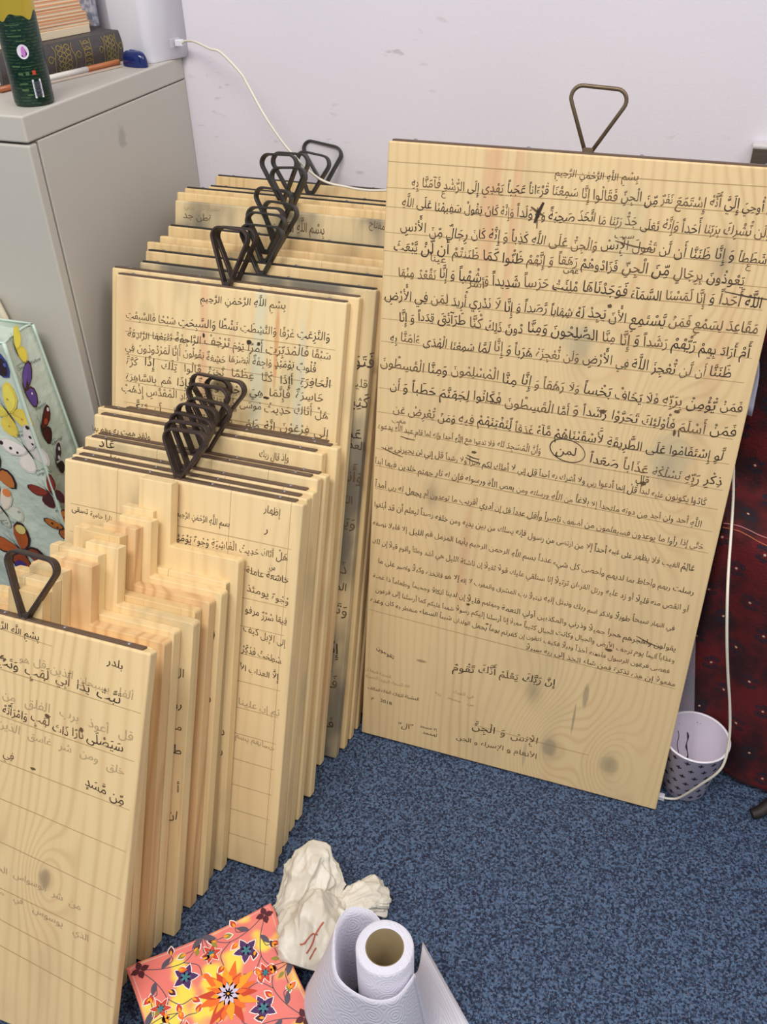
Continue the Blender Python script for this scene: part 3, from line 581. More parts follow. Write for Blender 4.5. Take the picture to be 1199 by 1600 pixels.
bl = ['board with joined staves and inked lines, its metal loop rising right behind the notched boards',
 'board with metal loop, second from the front in the middle stack',
 'board with metal loop, third from the front in the middle stack',
 'board with metal loop and a bold ink word at its left end, middle stack',
 'board with metal loop, fifth from the front in the middle stack',
 'board with metal loop, sixth from the front in the middle stack',
 'board with the widest metal loop of the middle stack',
 'narrow board with small metal loop, hindmost of the middle stack']
for i, lb in enumerate(bl):
    k = 'B%d' % (i+1); ROOT[k] = make_board(k, lb, 'wood_seam' if i < 4 else 'wood', 'boards with metal loops', handle=HB[k], staves=0)
ROOT['C1'] = make_board('C1', 'bright board with eight lines of fine brown script above the middle stack', 'wood_script', 'boards with metal loops', handle=HB['C1'], hmat='iron', flat=False)
ROOT['C2'] = make_board('C2', 'slightly wider plain board directly behind the bright board of fine script', 'wood', 'boards with metal loops', handle=HB['C2'], hmat='iron', flat=False)
ROOT['E'] = make_board('E', 'grey ink-washed board with large letters down its right side, left of the tall board', 'wood_old', 'boards with metal loops', handle=HB['E'], hmat='iron_old', flat=False)
dl = {'D3b': 'aged board in the rear stack, directly behind the grey ink-washed board',
 'D3a': 'aged orange-tinged board in the rear stack, second behind the grey ink-washed board',
 'D4': 'aged board in the rear stack, third behind the grey ink-washed board',
 'D5': 'board just in front of the one with the bold opening words, in the rear stack',
 'D6': 'rear stack board with bold opening words at its top right, faint letters at left',
 'D7': 'plain-topped board right behind the one with bold opening words',
 'D8': 'board third from the wall in the rear stack',
 'D9': 'board second from the wall in the rear stack, a dark strip on its top edge',
 'D10': 'hindmost board of the rear stack, leaning on the wall, with the topmost loop'}
for k, lb in dl.items(): ROOT[k] = make_board(k, lb, 'wood_old' if k in ('D6',) else 'wood_back', 'boards with metal loops', strip=k in ('D10', 'D9', 'D8', 'D5', 'D3b'), handle=HB[k], hmat='iron_old', flat=False)
TL = {'s1': (.14, 'rearmost notched board with the tallest tab, against the stack with metal loops', 'wood'), 's2': (.151, 'notched board second from the rear, its low tab hidden behind the third', 'wood_seam'),
 's3': (.145, 'notched board third from the rear, a dark ink curl on its right face', 'wood'), 's4': (.150, 'notched board with an orange striped tab, fourth from the rear', 'wood_red'),
 's5': (.155, 'notched board with a wide tab, fifth from the rear', 'wood_back'), 's6': (.149, 'notched board sixth from the rear, with ink letters down its right side', 'wood'),
 's7': (.151, 'notched board seventh from the rear, its tab stepping left of the sixth', 'wood'), 's8': (.144, 'notched board with reddish grain on its right edge, eighth from the rear', 'wood_red'),
 'u1': (.145, 'notched board whose tab rises just right of the front metal loop', 'wood'), 'u2': (.145, 'notched board whose dull tab shows through the front metal loop', 'wood_seam'), 'u3': (.145, 'notched board directly behind the frontmost board, only its tab showing', 'wood_back')}
for k, (tc, lb, mt) in TL.items():
    ROOT[k] = make_board(k, lb, mt, 'notched boards with a wooden tab', outline=tab_outline(k, tc, .062 if k == 's5' else .055, .095 if k == 's1' else .0835), strip=False, name='notched_board', bev=.0018)

# ------------------------------------------------------------------ writing on the boards
by = {}
for b, s, a, r_, size, ink, mode in LINES:
    if b == 'E' and ink == 2: ink = 1; size *= .8
    by.setdefault(b, MB()); letter_line(by[b], s, a, r_, size*(.80 if mode == 'f' else .74), ink, mode, z0=0.0005)
def stroke(mb, pts, wd, mi, y=-.0006):
    pts = [Vector(p) for p in pts]; vs = []; n = len(pts)
    for i, p in enumerate(pts):
        t = (pts[min(i+1, n-1)]-pts[max(i-1, 0)]).normalized(); nn = Vector((-t.y, t.x)); w_ = wd*(0.75+.5*math.sin(PI*i/(n-1)))/2
        vs += [(p.x+nn.x*w_, y, p.y+nn.y*w_), (p.x-nn.x*w_, y, p.y-nn.y*w_)]
    mb.add(vs, [[2*i, 2*i+1, 2*i+3, 2*i+2] for i in range(n-1)], mi)
def blot(mb, x, z, rx, rz, mi, y=-.0007):
    n = 14; mb.add([(x+rx*(1+rng.uniform(-.25, .25))*math.cos(2*PI*i/n), y, z+rz*(1+rng.uniform(-.25, .25))*math.sin(2*PI*i/n)) for i in range(n)], [list(range(n))], mi)
T_ = by['tall']
stroke(T_, [(.2992+.026*math.cos(a*PI/16), .6109+.017*math.sin(a*PI/16)-.003*math.cos(a*PI/16)) for a in range(33)], .0012, 0)
blot(T_, .2154, .9361, .0028, .0022, 0); stroke(T_, [(.222, .952), (.2165, .938), (.213, .925)], .004, 0); stroke(T_, [(.206, .945), (.214, .940), (.226, .934)], .0026, 1)
stroke(T_, [(.215, .945), (.2154, .936), (.217, .918)], .0016, 1)
blot(T_, .3404, .6777, .004, .0032, 1); blot(T_, .442, .6769-.014, .0018, .005, 1)
for (x0, z0, x1, z1, mi) in ((.322, .912, .372, .905, 1), (.47, .862, .527, .858, 0), (.148, .5735, .172, .568, 0), (.15, .578, .17, .574, 0), (.042, .5905, .066, .588, 1), (.012, .567, .048, .5565, 1), (.25, .843, .282, .842, 1), (.445, .326, .485, .314, 0)):
    stroke(T_, [(x0, z0), ((x0+x1)/2, (z0+z1)/2-.0012), (x1, z1)], .0014, mi)
for (x, z, a, b) in ((.3277, .8266, .003, .0025), (.4127, .5799, .004, .003), (.1604, .5842, .004, .0022), (.39, .2764, .0022, .002), (.408, .2905, .006, .0025), (.175, .318, .003, .002), (.21, .289, .0028, .0014), (.44, .6935, .004, .0022)): blot(T_, x, z, a, b, 1)
stroke(by['C1'], [(.02, .7275), (.13, .726), (.3, .725)], .0006, 1)
for (x, z, a, b) in ((.245, .738, .0045, .0035), (.262, .738, .0028, .0028), (.165, .739, .002, .004), (.28, .655, .005, .002), (.325, .572, .004, .002)): blot(by['C1'], x, z, a, b, 0)
for i, q in enumerate(((.128, .527), (.134, .524), (.140, .521))): stroke(by['A1'], [(q[0]+.004, q[1]+.004), q], .0035, 1)
for (x, z, a, b) in ((.268, .458, .003, .003), (.215, .463, .004, .003), (.20, .385, .004, .002)): blot(by['A1'], x, z, a, b, 1)
for b in ('s3',):
    stroke(by[b], [(BOARDS[b][3]-.02, .455), (BOARDS[b][3]-.012, .457), (BOARDS[b][3]-.008, .44), (BOARDS[b][3]-.012, .42), (BOARDS[b][3]-.026, .405)], .0022, 0)
for b, m_ in by.items():
    o = m_.build('writing', [M['ink'], M['ink_mid'], M['ink_faint']], ROOT[b]); tag(o, 'handwritten brown Arabic lettering', kind='stuff')
rl = {}
for b, a, c_ in RULES:
    rl.setdefault(b, MB()); n = 5
    stroke(rl[b], [(a[0]+(c_[0]-a[0])*i/n, a[1]+(c_[1]-a[1])*i/n+rng.uniform(-.0004, .0004)) for i in range(n+1)], .0008, 0, -.0004)
for b, m_ in rl.items():
    o = m_.build('ruled_lines', M['rule'], ROOT[b]); tag(o, 'faint ruled guide lines', kind='stuff')

# ------------------------------------------------------------------ metal cabinet
g = NG('grey_painted_steel', 0.42, 0.0); x, y, z = g.obj(); n1 = g.noise(g.vec(x, y, z), 6, 2)
c = g.mix(n1, lin((190, 185, 175)), lin((198, 193, 183)))
dx = g.m_('DIVIDE', g.m_('SUBTRACT', y, -.228), .014); dz = g.m_('DIVIDE', g.m_('SUBTRACT', z, .938), .026)
d2 = g.add(g.add(g.mul(dx, dx), g.mul(dz, dz)), g.mul(g.noise(g.vec(x, y, z), 90, 2), 1.6))
c = g.mix(g.mul(g.m_('SUBTRACT', 1, g.ramp(d2, .9, 1.6)), .4), c, lin((130, 124, 114)))
g.bump(g.noise(g.vec(x, y, z), 500, 1), 0.0003, 0.4); M['steelgrey'] = g.color(c)
H = 1.0225
r = empty('metal_cabinet', (0, 0, 0)); tag(r, 'grey painted steel cabinet in the corner with books and a spray can on top', 'cabinet')
MB().box(-.914, 0, -.437, -.001, 0.0, H-.0385).build('side_panel', M['steelgrey'], r, .0015)
MB().box(-.914, 0, -.46, -.001, H-.037, H).build('lid', M['steelgrey'], r, .003, 3)
for x0, x1 in ((-.456, -.001), (-.913, -.458)): MB().box(x0, x1, -.459, -.4395, .06, H-.0405).build('door', M['steelgrey'], r, .003, 3)
MB().box(-.913, -.001, -.452, -.437, 0, .058).build('plinth', M['steelgrey'], r, .0015)

# ------------------------------------------------------------------ things on the cabinet
# spray can
g = NG('dark_green_print', 0.3, 0.2); x, y, z = g.obj()
rows_ = g.m_('GREATER_THAN', g.m_('SINE', g.mul(z, 1500.0)), 0.1); blk = g.ramp(g.noise(g.vec(g.mul(x, 160), g.mul(y, 160), g.mul(z, 420)), 1, 1), .45, .55)
c = g.mix(g.noise(g.vec(x, y, z), 25, 2), lin((12, 36, 30)), lin((20, 54, 42)))
c = g.mix(g.mul(g.mul(rows_, blk), .3), c, lin((86, 116, 70))); M['green'] = g.color(c)
g = NG('gold_lacquer', 0.3, 0.5); M['gold'] = g.color(lin((196, 170, 60)))
r = empty('spray_can', (-.033, -.384, H)); tag(r, 'dark green and gold spray can standing at the front of the cabinet top', 'can')
zt = .122
MB().lathe([(.0001, 0), (.024, 0), (.0275, .0015), (.0288, .005), (.0288, zt), (.0288, zt+.05)], 40).build('can_body', M['green'], r)
mb = MB(); rowa = []; rowb = []
for i in range(72):
    a = 2*PI*i/72; rowa.append((.0291*math.cos(a), .0291*math.sin(a), zt-.004+.004*math.sin(a*5)+.002*math.sin(a*9))); rowb.append((.0291*math.cos(a), .0291*math.sin(a), zt+.05))
v_, f_ = loft([rowa, rowb], True); mb.add(v_, f_, 0, True); mb.lathe([(.0291, zt+.05), (.024, zt+.062), (.0235, zt+.066)], 40)
mb.build('gold_band', M['gold'], r)
MB().lathe([(.0235, zt+.066), (.0235, zt+.1), (.021, zt+.104), (.0001, zt+.104)], 32).build('cap', M['gold'], r)
def wrap(mb, poly, ac, zc, R, mi=0):   # flat print wrapped round the can; poly in metres
    mb.add([(R*math.cos(ac+px/R), R*math.sin(ac+px/R), zc+pz) for px, pz in poly], [list(range(len(poly)))], mi)
ac = math.radians(-52)
mb = MB(); wrap(mb, [(.0082*math.cos(i*PI/12), .0095*math.sin(i*PI/12)) for i in range(24)], ac, .074, .0292, 0)
wrap(mb, [(.003*math.cos(i*PI/8)+.0005, .007*math.sin(i*PI/8)) for i in range(16)], ac, .074, .0294, 1)
mb.build('round_badge', [plain('badge_white', (222, 214, 226), .4), plain('badge_pink', (196, 120, 196), .4)], r)
mb = MB(); wrap(mb, [(-.0065, -.0125), (.0065, -.0125), (.0065, .0125), (-.0065, .0125)], ac+.33, .0245, .0292, 0)
k_ = 0; zz = -.0095
while zz < .0095:
    hh = rng.choice((.0004, .0007, .001)); wrap(mb, [(-.005, zz), (.005, zz), (.005, zz+hh), (-.005, zz+hh)], ac+.33, .0245, .0294, 1); zz += hh+rng.choice((.0005, .0008))
mb.build('barcode_label', [plain('label_white', (215, 213, 222), .4), plain('bar_grey', (90, 88, 98), .4)], r)
mb = MB()
for (da, zc, w_, h_, mi) in ((-.02, .0455, .005, .005, 0), (.30, .046, .005, .006, 1), (-.35, .045, .007, .003, 0), (-.3, .024, .010, .003, 0), (-.3, .032, .012, .002, 0), (-.5, .055, .012, .002, 0), (-.1, .017, .008, .002, 0), (-.25, .094, .02, .0015, 0), (-.25, .101, .022, .0012, 0), (-.25, .108, .02, .0012, 0), (0, .0545, .014, .001, 0), (0, .0875, .014, .001, 0)):
    wrap(mb, [(-w_/2, -h_/2), (0, -h_/2), (w_/2, -h_/2), (w_/2, h_/2), (0, h_/2), (-w_/2, h_/2)], ac+da, zc, .0292, mi)
mb.build('printed_text', [plain('print_pale_green', (74, 100, 62), .4), plain('print_red', (188, 70, 40), .4)], r)

# big dark book with gilt spine
g = NG('grey_black_cloth', 0.55); x, y, z = g.obj(); g.color(g.mix(g.noise(g.vec(x, y, z), 120, 2), lin((64, 58, 60)), lin((86, 80, 78)))); M['cloth'] = g.m
M['gilt'] = plain('gilt', (150, 132, 78), 0.35, 0.4)
M['page'] = plain('cream_pages', (224, 206, 176), 0.8, 0, .08, 300)
ang = math.atan2(.16, .044)
r = empty('large_book', (-.083, -.063, H), (0, 0, ang+PI)); tag(r, 'thick dark book lying flat with gilt ornament on its spine', 'book')
# local: x runs along spine towards camera (length .25), y away from spine?? -> book body to +y side (left)
BL, BW, BT = .255, .17, .049
def rspine(n=10):
    return [(0-.006*math.sin(PI*i/n), BT*i/n) for i in range(n+1)]
mb = MB(); sp_ = rspine(); rows = [[(xx, -p, zz) for p, zz in [(-a, b) for a, b in sp_]] for xx in (0.0, BL)]
rows = [[(xx, yy*1.0, zz) for (yy, zz) in sp_] for xx in (0.0, BL)]
pr = [(-y_, z_) for y_, z_ in sp_] + [(-BW, BT), (-BW, BT-.0025), (-.004, BT-.0025), (-.004, .0025), (-BW, .0025), (-BW, 0)]
n = len(pr); vs = [(0, a, b) for a, b in pr]+[(BL, a, b) for a, b in pr]
mb.add(vs, [[i, (i+1) % n, (i+1) % n+n, i+n] for i in range(n)]+[list(range(n))[::-1], list(range(n, 2*n))])
cv = mb.build('cover', M['cloth'], r, .0006, 1)
MB().box(.004, BL-.004, -BW+.005, -.0045, .003, BT-.003).build('page_block', M['page'], r)
# gilt ornament on the spine: scroll loops
mb = MB()
def gstroke(pts, wd=.0008):
    P = spline([(a, b, 0) for a, b in pts], 4); vs = []; n = len(P)
    for i, p in enumerate(P):
        t = (P[min(i+1, n-1)]-P[max(i-1, 0)]).normalized(); nx, nz = -t.y, t.x
        for s_ in (1, -1):
            xx = p.x+nx*wd*s_; zz = p.y+nz*wd*s_; vs.append((xx, (.0063*math.sin(PI*min(max(zz/BT, 0), 1))+.0005), zz))
    mb.add(vs, [[2*i, 2*i+1, 2*i+3, 2*i+2] for i in range(n-1)])
def motif(cx, wid, seed):
    rr = random.Random(seed)
    for sx in (-1, 1):
        gstroke([(cx+sx*wid*.5, .004), (cx+sx*wid*(.45+.1*rr.random()), .014), (cx+sx*wid*.52, .025), (cx+sx*wid*.42, .036), (cx+sx*wid*.5, .045)])
        for k in range(5):
            z0 = .008+.0078*k; gstroke([(cx, z0), (cx+sx*wid*.2, z0+.005), (cx+sx*wid*.34, z0+.001), (cx+sx*wid*.22, z0-.003), (cx+sx*wid*.1, z0+.001)])
        gstroke([(cx+sx*wid*.5, .025), (cx+sx*wid*.72, .031), (cx+sx*wid*.85, .026), (cx+sx*wid*.72, .021), (cx+sx*wid*.6, .026)])
    gstroke([(cx, .004), (cx+.002, .015), (cx-.002, .027), (cx+.002, .036), (cx, .045)])
for cx, wd_, sd in ((.028, .030, 1), (.128, .040, 2), (.21, .03, 4)): motif(cx, wd_, sd)
for k in range(5): gstroke([(.072, .004+.009*k), (.079, .008+.009*k), (.085, .004+.009*k), (.079, .001+.009*k+.003), (.072, .004+.009*k)])
gstroke([(.069, .003), (.071, .024), (.069, .046)]); gstroke([(.088, .003), (.086, .024), (.088, .046)])
tag(mb.build('gilt_ornament', M['gilt'], r), kind='stuff')

# stack of notebooks on the book
rs = random.Random(5)
cols = [(226, 196, 160), (214, 150, 100), (232, 208, 176), (216, 160, 112), (228, 178, 140), (222, 190, 168), (230, 170, 132), (226, 200, 180), (220, 160, 120), (226, 200, 188)]
zc = H+BT+.0005
ex = Vector((math.cos(ang+PI), math.sin(ang+PI), 0)); ey = Vector((ex.y, -ex.x, 0)); O = Vector((-.083, -.063, 0))
for i in range(10):
    th_ = .012 if i == 0 else rs.uniform(.0038, .0055)
    P = O+ex*(.038+rs.uniform(-.003, .003)+(0 if i == 0 else -.006+.0018*i))+ey*(.026+.0012*i+rs.uniform(-.001, .001))
    rr = empty('notebook', (P.x, P.y, zc), (0, 0, ang+PI+rs.uniform(-.015, .015)))
    names = ['cream paper pad at the bottom of the pile on the dark book'] + ['thin %s notebook, %s in the pile on the dark book' % (('tan', 'cream')[k % 2], ('second from the bottom', 'third from the bottom', 'fourth from the bottom', 'fifth from the bottom', 'sixth from the bottom', 'fourth from the top', 'third from the top', 'second from the top', 'on top')[k]) for k in range(9)]
    tag(rr, names[i], 'notebook', 'notebooks piled on the dark book')
    if i == 0: MB().box(0, .19, -.13, 0, 0, th_).build('paper_block', M['page'], rr, .0005, 1)
    else:
        cm = M.setdefault('nb%d' % (i % 3), plain('notebook_cover_%s' % 'abc'[i % 3], cols[(1, 3, 6)[i % 3]], .6))
        MB().box(0, .19, -.135, 0, 0, .0008).box(0, .19, -.135, 0, th_-.0008, th_).box(0, .19, -.135, -.1343, .0008, th_-.0008).build('cover', cm, rr)
        MB().box(.001, .189, -.1342, -.0008, .0009, th_-.0009).build('pages', M['page'], rr)
    zc += th_+.0003
# grey-blue folder standing between pile and white box
P = O+ex*(-.012)+ey*.06
rr = empty('blue_grey_folder', (P.x, P.y, H+BT+.001), (0, 0, ang+PI)); tag(rr, 'blue-grey patterned folder standing between the notebook pile and the white box', 'folder')
mb = MB(); mb.box(0, .012, -.1, 0, 0, .11)
g = NG('blue_grey_marbling', .6); x, y, z = g.obj(); g.color(g.mix(g.ramp(g.noise(g.vec(x, y, z), 90, 3), .4, .6), lin((138, 142, 160)), lin((196, 194, 204)))); mb.build('sleeve', g.m, rr, .001)
MB().box(.001, .011, -.098, -.001, .003, .112).build('sheets', M['page'], rr)

# white device
r = empty('white_router', (-.004, -.004, H)); tag(r, 'tall white plastic box on the cabinet corner with a cable in its side', 'router')
mb = MB(); rad = .018
A_ = Vector((-.012, -.078)); B_ = Vector((.018, .002)); C_ = Vector((-.118, .002)); D_ = Vector((-.101, -.0535))
def rcorner(P, Q, R_, rad):
    d1 = (P-Q).normalized(); d2 = (R_-Q).normalized(); an = d1.angle(d2); di = rad/math.tan(an/2); cen = Q+(d1+d2).normalized()*(rad/math.sin(an/2))
    s1 = Q+d1*di-cen; s2 = Q+d2*di-cen; a1 = math.atan2(s1.y, s1.x); da = (math.atan2(s2.y, s2.x)-a1+PI) % (2*PI)-PI
    return [cen+Vector((math.cos(a1+da*i/8), math.sin(a1+da*i/8)))*rad for i in range(9)]
pr = [B_]+rcorner(B_, A_, D_, rad)+rcorner(A_, D_, C_, .012)+[C_]
cen_ = Vector((-.055, -.03))
rows = [[((p.x-cen_.x)*s_+cen_.x, (p.y-cen_.y)*s_+cen_.y, zz) for p in pr] for s_, zz in ((.965, .0005), (1.0, .006), (1.0, .26), (.97, .268))]
v_, f_ = loft(rows, True); n = len(pr); mb.add(v_, f_, 0, True); mb.add(rows[0], [list(range(n))[::-1]]); mb.add(rows[-1], [list(range(n))])
mb.build('housing', M['white'], r)
sa = math.atan2(B_.y-A_.y, B_.x-A_.x)-PI/2
for zz in (.052, .086):
    o = MB().box(-.0005, .0006, -.0015, .0015, 0, .012).build('slot', plain('slot_grey', (172, 168, 176), .5), r); o.location = (.0105, -.0155, zz); o.rotation_euler = (0, 0, sa)
o = MB().box(-.0006, .001, -.011, .011, 0, .014).build('port', plain('port_grey', (200, 197, 204), .5), r, .0005); o.location = (.0088, -.0225, .019); o.rotation_euler = (0, 0, sa)

# dark blue rounded mouse
r = tag(empty('computer_mouse', (-.036, -.099, H), (0, 0, math.radians(-18))), 'glossy dark blue rounded mouse-shaped thing in front of the white box', 'mouse')
mb = MB(); rows = []
for j in range(13):
    t = j/12; zz = .024*math.sin(t*PI/2); sc = math.sqrt(max(0, 1-(t)**2.2)) if j < 12 else .02
    rows.append([((.028*math.cos(a)+.002*math.cos(2*a))*sc, .0145*math.sin(a)*sc, zz+.0004) for a in [2*PI*i/32 for i in range(32)]])
v_, f_ = loft(rows, True); mb.add(v_, f_, 0, True); mb.add(rows[0], [list(range(32))[::-1]]); mb.add(rows[-1], [list(range(32))])
mb.build('shell', plain('glossy_dark_blue', (22, 38, 96), 0.12), r)
MB().box(-.008, .004, -.002, .002, .0225, .0255).build('wheel', plain('mouse_wheel', (60, 80, 150), .3), r, .001)

# pen: tan with white middle
r = tag(empty('long_pen', (-.0705, -.097, H+.0048), (0, 0, math.atan2(-.16, -.040))), 'long pen with tan ends and a white middle lying along the dark book', 'pen')
MB().tube([(0, 0, 0), (.003, 0, 0), (.072, 0, 0)], circ(.0045, 10), nrm=(0, 0, 1)).build('tan_barrel', plain('tan_wood', (176, 104, 62), .35), r)
MB().tube([(.072, 0, 0), (.17, 0, 0)], circ(.0046, 10), nrm=(0, 0, 1)).build('white_barrel', plain('white_barrel', (236, 230, 222), .3), r)
MB().tube([(.17, 0, 0), (.25, 0, 0)], circ(.0045, 10), nrm=(0, 0, 1)).build('tan_barrel', plain('tan_wood_far', (170, 98, 60), .35), r)
# clear ruler lying beside the pen
gm = NG('clear_plastic', 0.12); gm.b.inputs['Alpha'].default_value = .2; M['clear'] = gm.color((.78, .74, .84, 1))
r = tag(MB().box(0, .20, -.0055, .0055, 0, .002).build('plastic_ruler', plain('dull_clear', (196, 176, 160), .2), None, .0006, 1), 'thin pinkish plastic ruler lying in front of the long pen', 'ruler')
r.location = (-.058, -.112, H+.0003); r.rotation_euler = (0, 0, math.atan2(-.16, -.042))

# ------------------------------------------------------------------ cable
pts = [(.012, -.028, 1.0490), (.022, -.030, 1.050), (.032, -.034, 1.0535), (.06, -.052, 1.056), (.1, -.074, 1.050), (.123, -.08, 1.046), (.16, -.088, 1.018), (.175, -.092, .998), (.212, -.108, .951), (.252, -.112, .903), (.308, -.12, .863), (.361, -.12, .853), (.395, -.12, .851), (.428, -.122, .854), (.47, -.14, .864),
       (.56, -.22, .875), (.72, -.28, .86), (.9, -.30, .78), (1.0, -.335, .68), (1.040, -.37, .615), (1.0545, -.395, .562), (1.062, -.43, .52), (1.068, -.48, .478), (1.074, -.515, .445), (1.086, -.53, .384), (1.100, -.532, .32), (1.115, -.532, .257), (1.127, -.537, .195), (1.129, -.55, .152), (1.122, -.556, .125), (1.105, -.552, .085), (1.09, -.544, .045), (1.078, -.538, .018), (1.066, -.535, .008), (1.058, -.5345, .006)]
r = empty('white_cable', (0, 0, 0)); tag(r, 'cream white cable looping along the wall and down behind the tall board to the bucket', 'cable')
MB().tube(spline(pts, 6), circ(.0021, 8)).build('cord', M['cable'], r)
MB().box(.0075, .022, -.033, -.0225, 1.0435, 1.0545).build('plug', M['white'], r, .002, 3)
MB().box(1.040, 1.058, -.5395, -.5295, .002, .012).build('end_connector', M['white'], r, .0015, 2)
# ------------------------------------------------------------------ butterfly bag
def bulge(u, v): return .006*math.sin(u*19+1)*math.sin(v*11+.5)+.0025*math.sin(u*47+v*39)
def frontp(x, z, off=0.0):
    k = min(1, max(0, (.05-.105*z/.71-x)/.03)); return (x, -.60+.04*z/.71-off-bulge(x, z)*k, z)
def sidep(y, z, off=0.0):
    k = min(1, max(0, (y+.60-.04*z/.71)/.02)) * min(1, max(0, (-.487-y)/.01)); return (.02-.075*z/.71+off+(.002*math.sin(z*24)+.0015*math.sin(z*60+y*50))*k-.004*k, y, z)
g = NG('mint_laminated_fabric', 0.38); x, y, z = g.obj(); n1 = g.noise(g.vec(x, y, z), 14, 4)
g.bump(g.noise(g.vec(x, y, z), 34, 4, rough=.5), .006, .6)
M['mint'] = g.color(g.mix(n1, lin((180, 196, 180)), lin((214, 222, 208))))
r = empty('shopping_bag', (0, 0, 0)); tag(r, 'mint green shopping bag printed with butterflies leaning against the cabinet door', 'bag')
ZT = .708
mb = MB(); rows = []
zs = [.003+(ZT-.003)*i/36 for i in range(37)]
for z_ in zs:
    xr = .02-.075*z_/.71; yf = -.60+.04*z_/.71
    row = [frontp(-.46+(xr+.46)*i/24, z_) for i in range(25)]+[sidep(yf+(-.487-yf)*i/8, z_) for i in range(1, 9)]+[(xr-(xr+.46)*i/6, -.487, z_) for i in range(1, 7)]
    rows.append(row)
v_, f_ = loft(rows, True); mb.add(v_, f_, 0, True); n = len(rows[0]); mb.add(rows[0], [list(range(n))[::-1]]); mb.add([(a, b, c_-.012) for a, b, c_ in rows[-1]], [list(range(n))])
mb.build('bag_body', M['mint'], r)
mb = MB(); mb.tube([frontp(.02-.075*z_/.71, z_, .0) for z_ in zs], circ(.0035, 6), nrm=(0, 1, 0)); mb.tube([(.02-.075*z_/.71, -.487, z_) for z_ in zs], circ(.0025, 6), nrm=(0, 1, 0))
mb.tube([(a, b, c_) for a, b, c_ in rows[-1]], circ(.0022, 6), nrm=(0, 0, 1), closed=True)
mb.build('seam_piping', plain('pale_mint_piping', (194, 212, 198), .35), r)
def butterfly(P, cx, cz, ang, size, fore, hind, body=(40, 28, 26), edge=None, spots=None, half=None):
    """P(a,b,off)->point ; ang is clockwise tilt of the body axis"""
    mb = MB(); mats = [plain('print', fore, .4), plain('print', hind, .4), plain('print', body, .4), plain('print', edge or (52, 34, 34), .4), plain('print', (spots or [(0, 0, 0, (240, 240, 240))])[0][3], .4), plain('print', (spots or [0, (0, 0, 0, (240, 240, 240))])[-1][3], .4)]
    FW = [(.02, .06), (.10, .30), (.30, .62), (.56, .86), (.78, .92), (.90, .78), (.86, .50), (.74, .26), (.50, .08), (.22, .0)]
    HW = [(.02, .02), (.24, .02), (.52, .04), (.70, -.10), (.74, -.34), (.62, -.60), (.44, -.74), (.24, -.66), (.10, -.40)]
    ca, sa = math.cos(ang), math.sin(ang)
    def put(poly, mi, off, sx=1):
        pts = []
        for a, b in poly:
            a *= sx*.97*(.8 if half else 1); b *= .97; X = (a*ca+b*sa)*size*.5; Z = (-a*sa+b*ca)*size*.5; pts.append(P(cx+X, cz+Z, off))
        c_ = [sum(p[i] for p in pts)/len(pts) for i in range(3)]
        mb.add([c_]+pts, [[0, i+1, (i+1) % len(pts)+1] for i in range(len(pts))], mi)
    def shrink(poly, f):
        a = sum(p[0] for p in poly)/len(poly); b = sum(p[1] for p in poly)/len(poly); return [(a+(p[0]-a)*f-.03, b+(p[1]-b)*f) for p in poly]
    for sx in ((1, -1) if half is None else (half,)):
        put(HW, 3, .0014, sx); put(shrink(HW, .84), 1, .0018, sx); put(FW, 3, .0020, sx); put(shrink(FW, .86), 0, .0024, sx)
        for i, (a, b, rr_, c_) in enumerate(spots or []): put([(a+rr_*math.cos(t*PI/5), b+rr_*math.sin(t*PI/5)) for t in range(10)], 4 if i % 2 == 0 else 5, .0028, sx)
    put([(.035*math.cos(t*PI/6), .05+.34*math.sin(t*PI/6)) for t in range(12)], 2, .0030)
    for sx in (-1, 1): put([(0, .38), (.16, .78), (.17, .77), (.012, .37)], 2, .0030, sx)
    o = mb.build('butterfly_print', mats, r); tag(o, kind=None); return o
FP = lambda a, b, o: frontp(a, b, o)
SP = lambda a, b, o: sidep(a, b, o)
an = math.radians(-32)
W_ = (238, 236, 226)
butterfly(FP, -.105, .672, an, .12, (58, 44, 52), (52, 38, 44), edge=(60, 70, 130), spots=[(.7, .7, .05, (120, 130, 190)), (.6, -.4, .06, (90, 100, 170))])
butterfly(FP, -.0785, .580, an, .105, (236, 220, 96), (232, 208, 88), body=(70, 56, 40), edge=(228, 206, 84), spots=[(.4, .45, .03, (190, 130, 50)), (.4, -.3, .035, (200, 140, 50))])
butterfly(FP, -.058, .512, an, .098, (228, 220, 212), (224, 216, 206), body=(60, 48, 44), edge=(206, 200, 192), spots=[(.58, .45, .06, (44, 34, 36)), (.78, .78, .08, (50, 40, 42)), (.45, .2, .05, (44, 34, 36))])
butterfly(FP, -.145, .455, an, .115, (206, 118, 52), (200, 120, 56), edge=(48, 32, 34), spots=[(.5, .55, .08, (52, 36, 34)), (.5, .2, .07, (56, 36, 30))])
butterfly(FP, -.034, .436, an, .072, (134, 52, 34), (74, 36, 32), edge=(96, 34, 26))
butterfly(FP, -.137, .383, an, .088, (224, 208, 190), (206, 210, 190), edge=(196, 192, 176), spots=[(.72, .62, .2, (222, 130, 72)), (.6, -.3, .06, (150, 160, 130))])
butterfly(FP, -.127, .293, an, .125, (184, 92, 36), (150, 66, 30), edge=(56, 38, 34), spots=[(.7, .66, .17, (218, 200, 120)), (.5, -.38, .2, (226, 214, 218)), (.7, .66, .1, (60, 40, 70)), (.5, -.38, .12, (70, 50, 120))])
butterfly(FP, -.020, .366, an, .075, (190, 110, 42), (176, 98, 40), edge=(70, 42, 28), spots=[(.5, .5, .07, (50, 34, 26)), (.4, .2, .06, (50, 34, 26))])
butterfly(FP, -.23, .34, an, .11, (196, 120, 60), (190, 110, 50)); butterfly(FP, -.24, .52, an, .11, (70, 60, 110), (60, 40, 60))
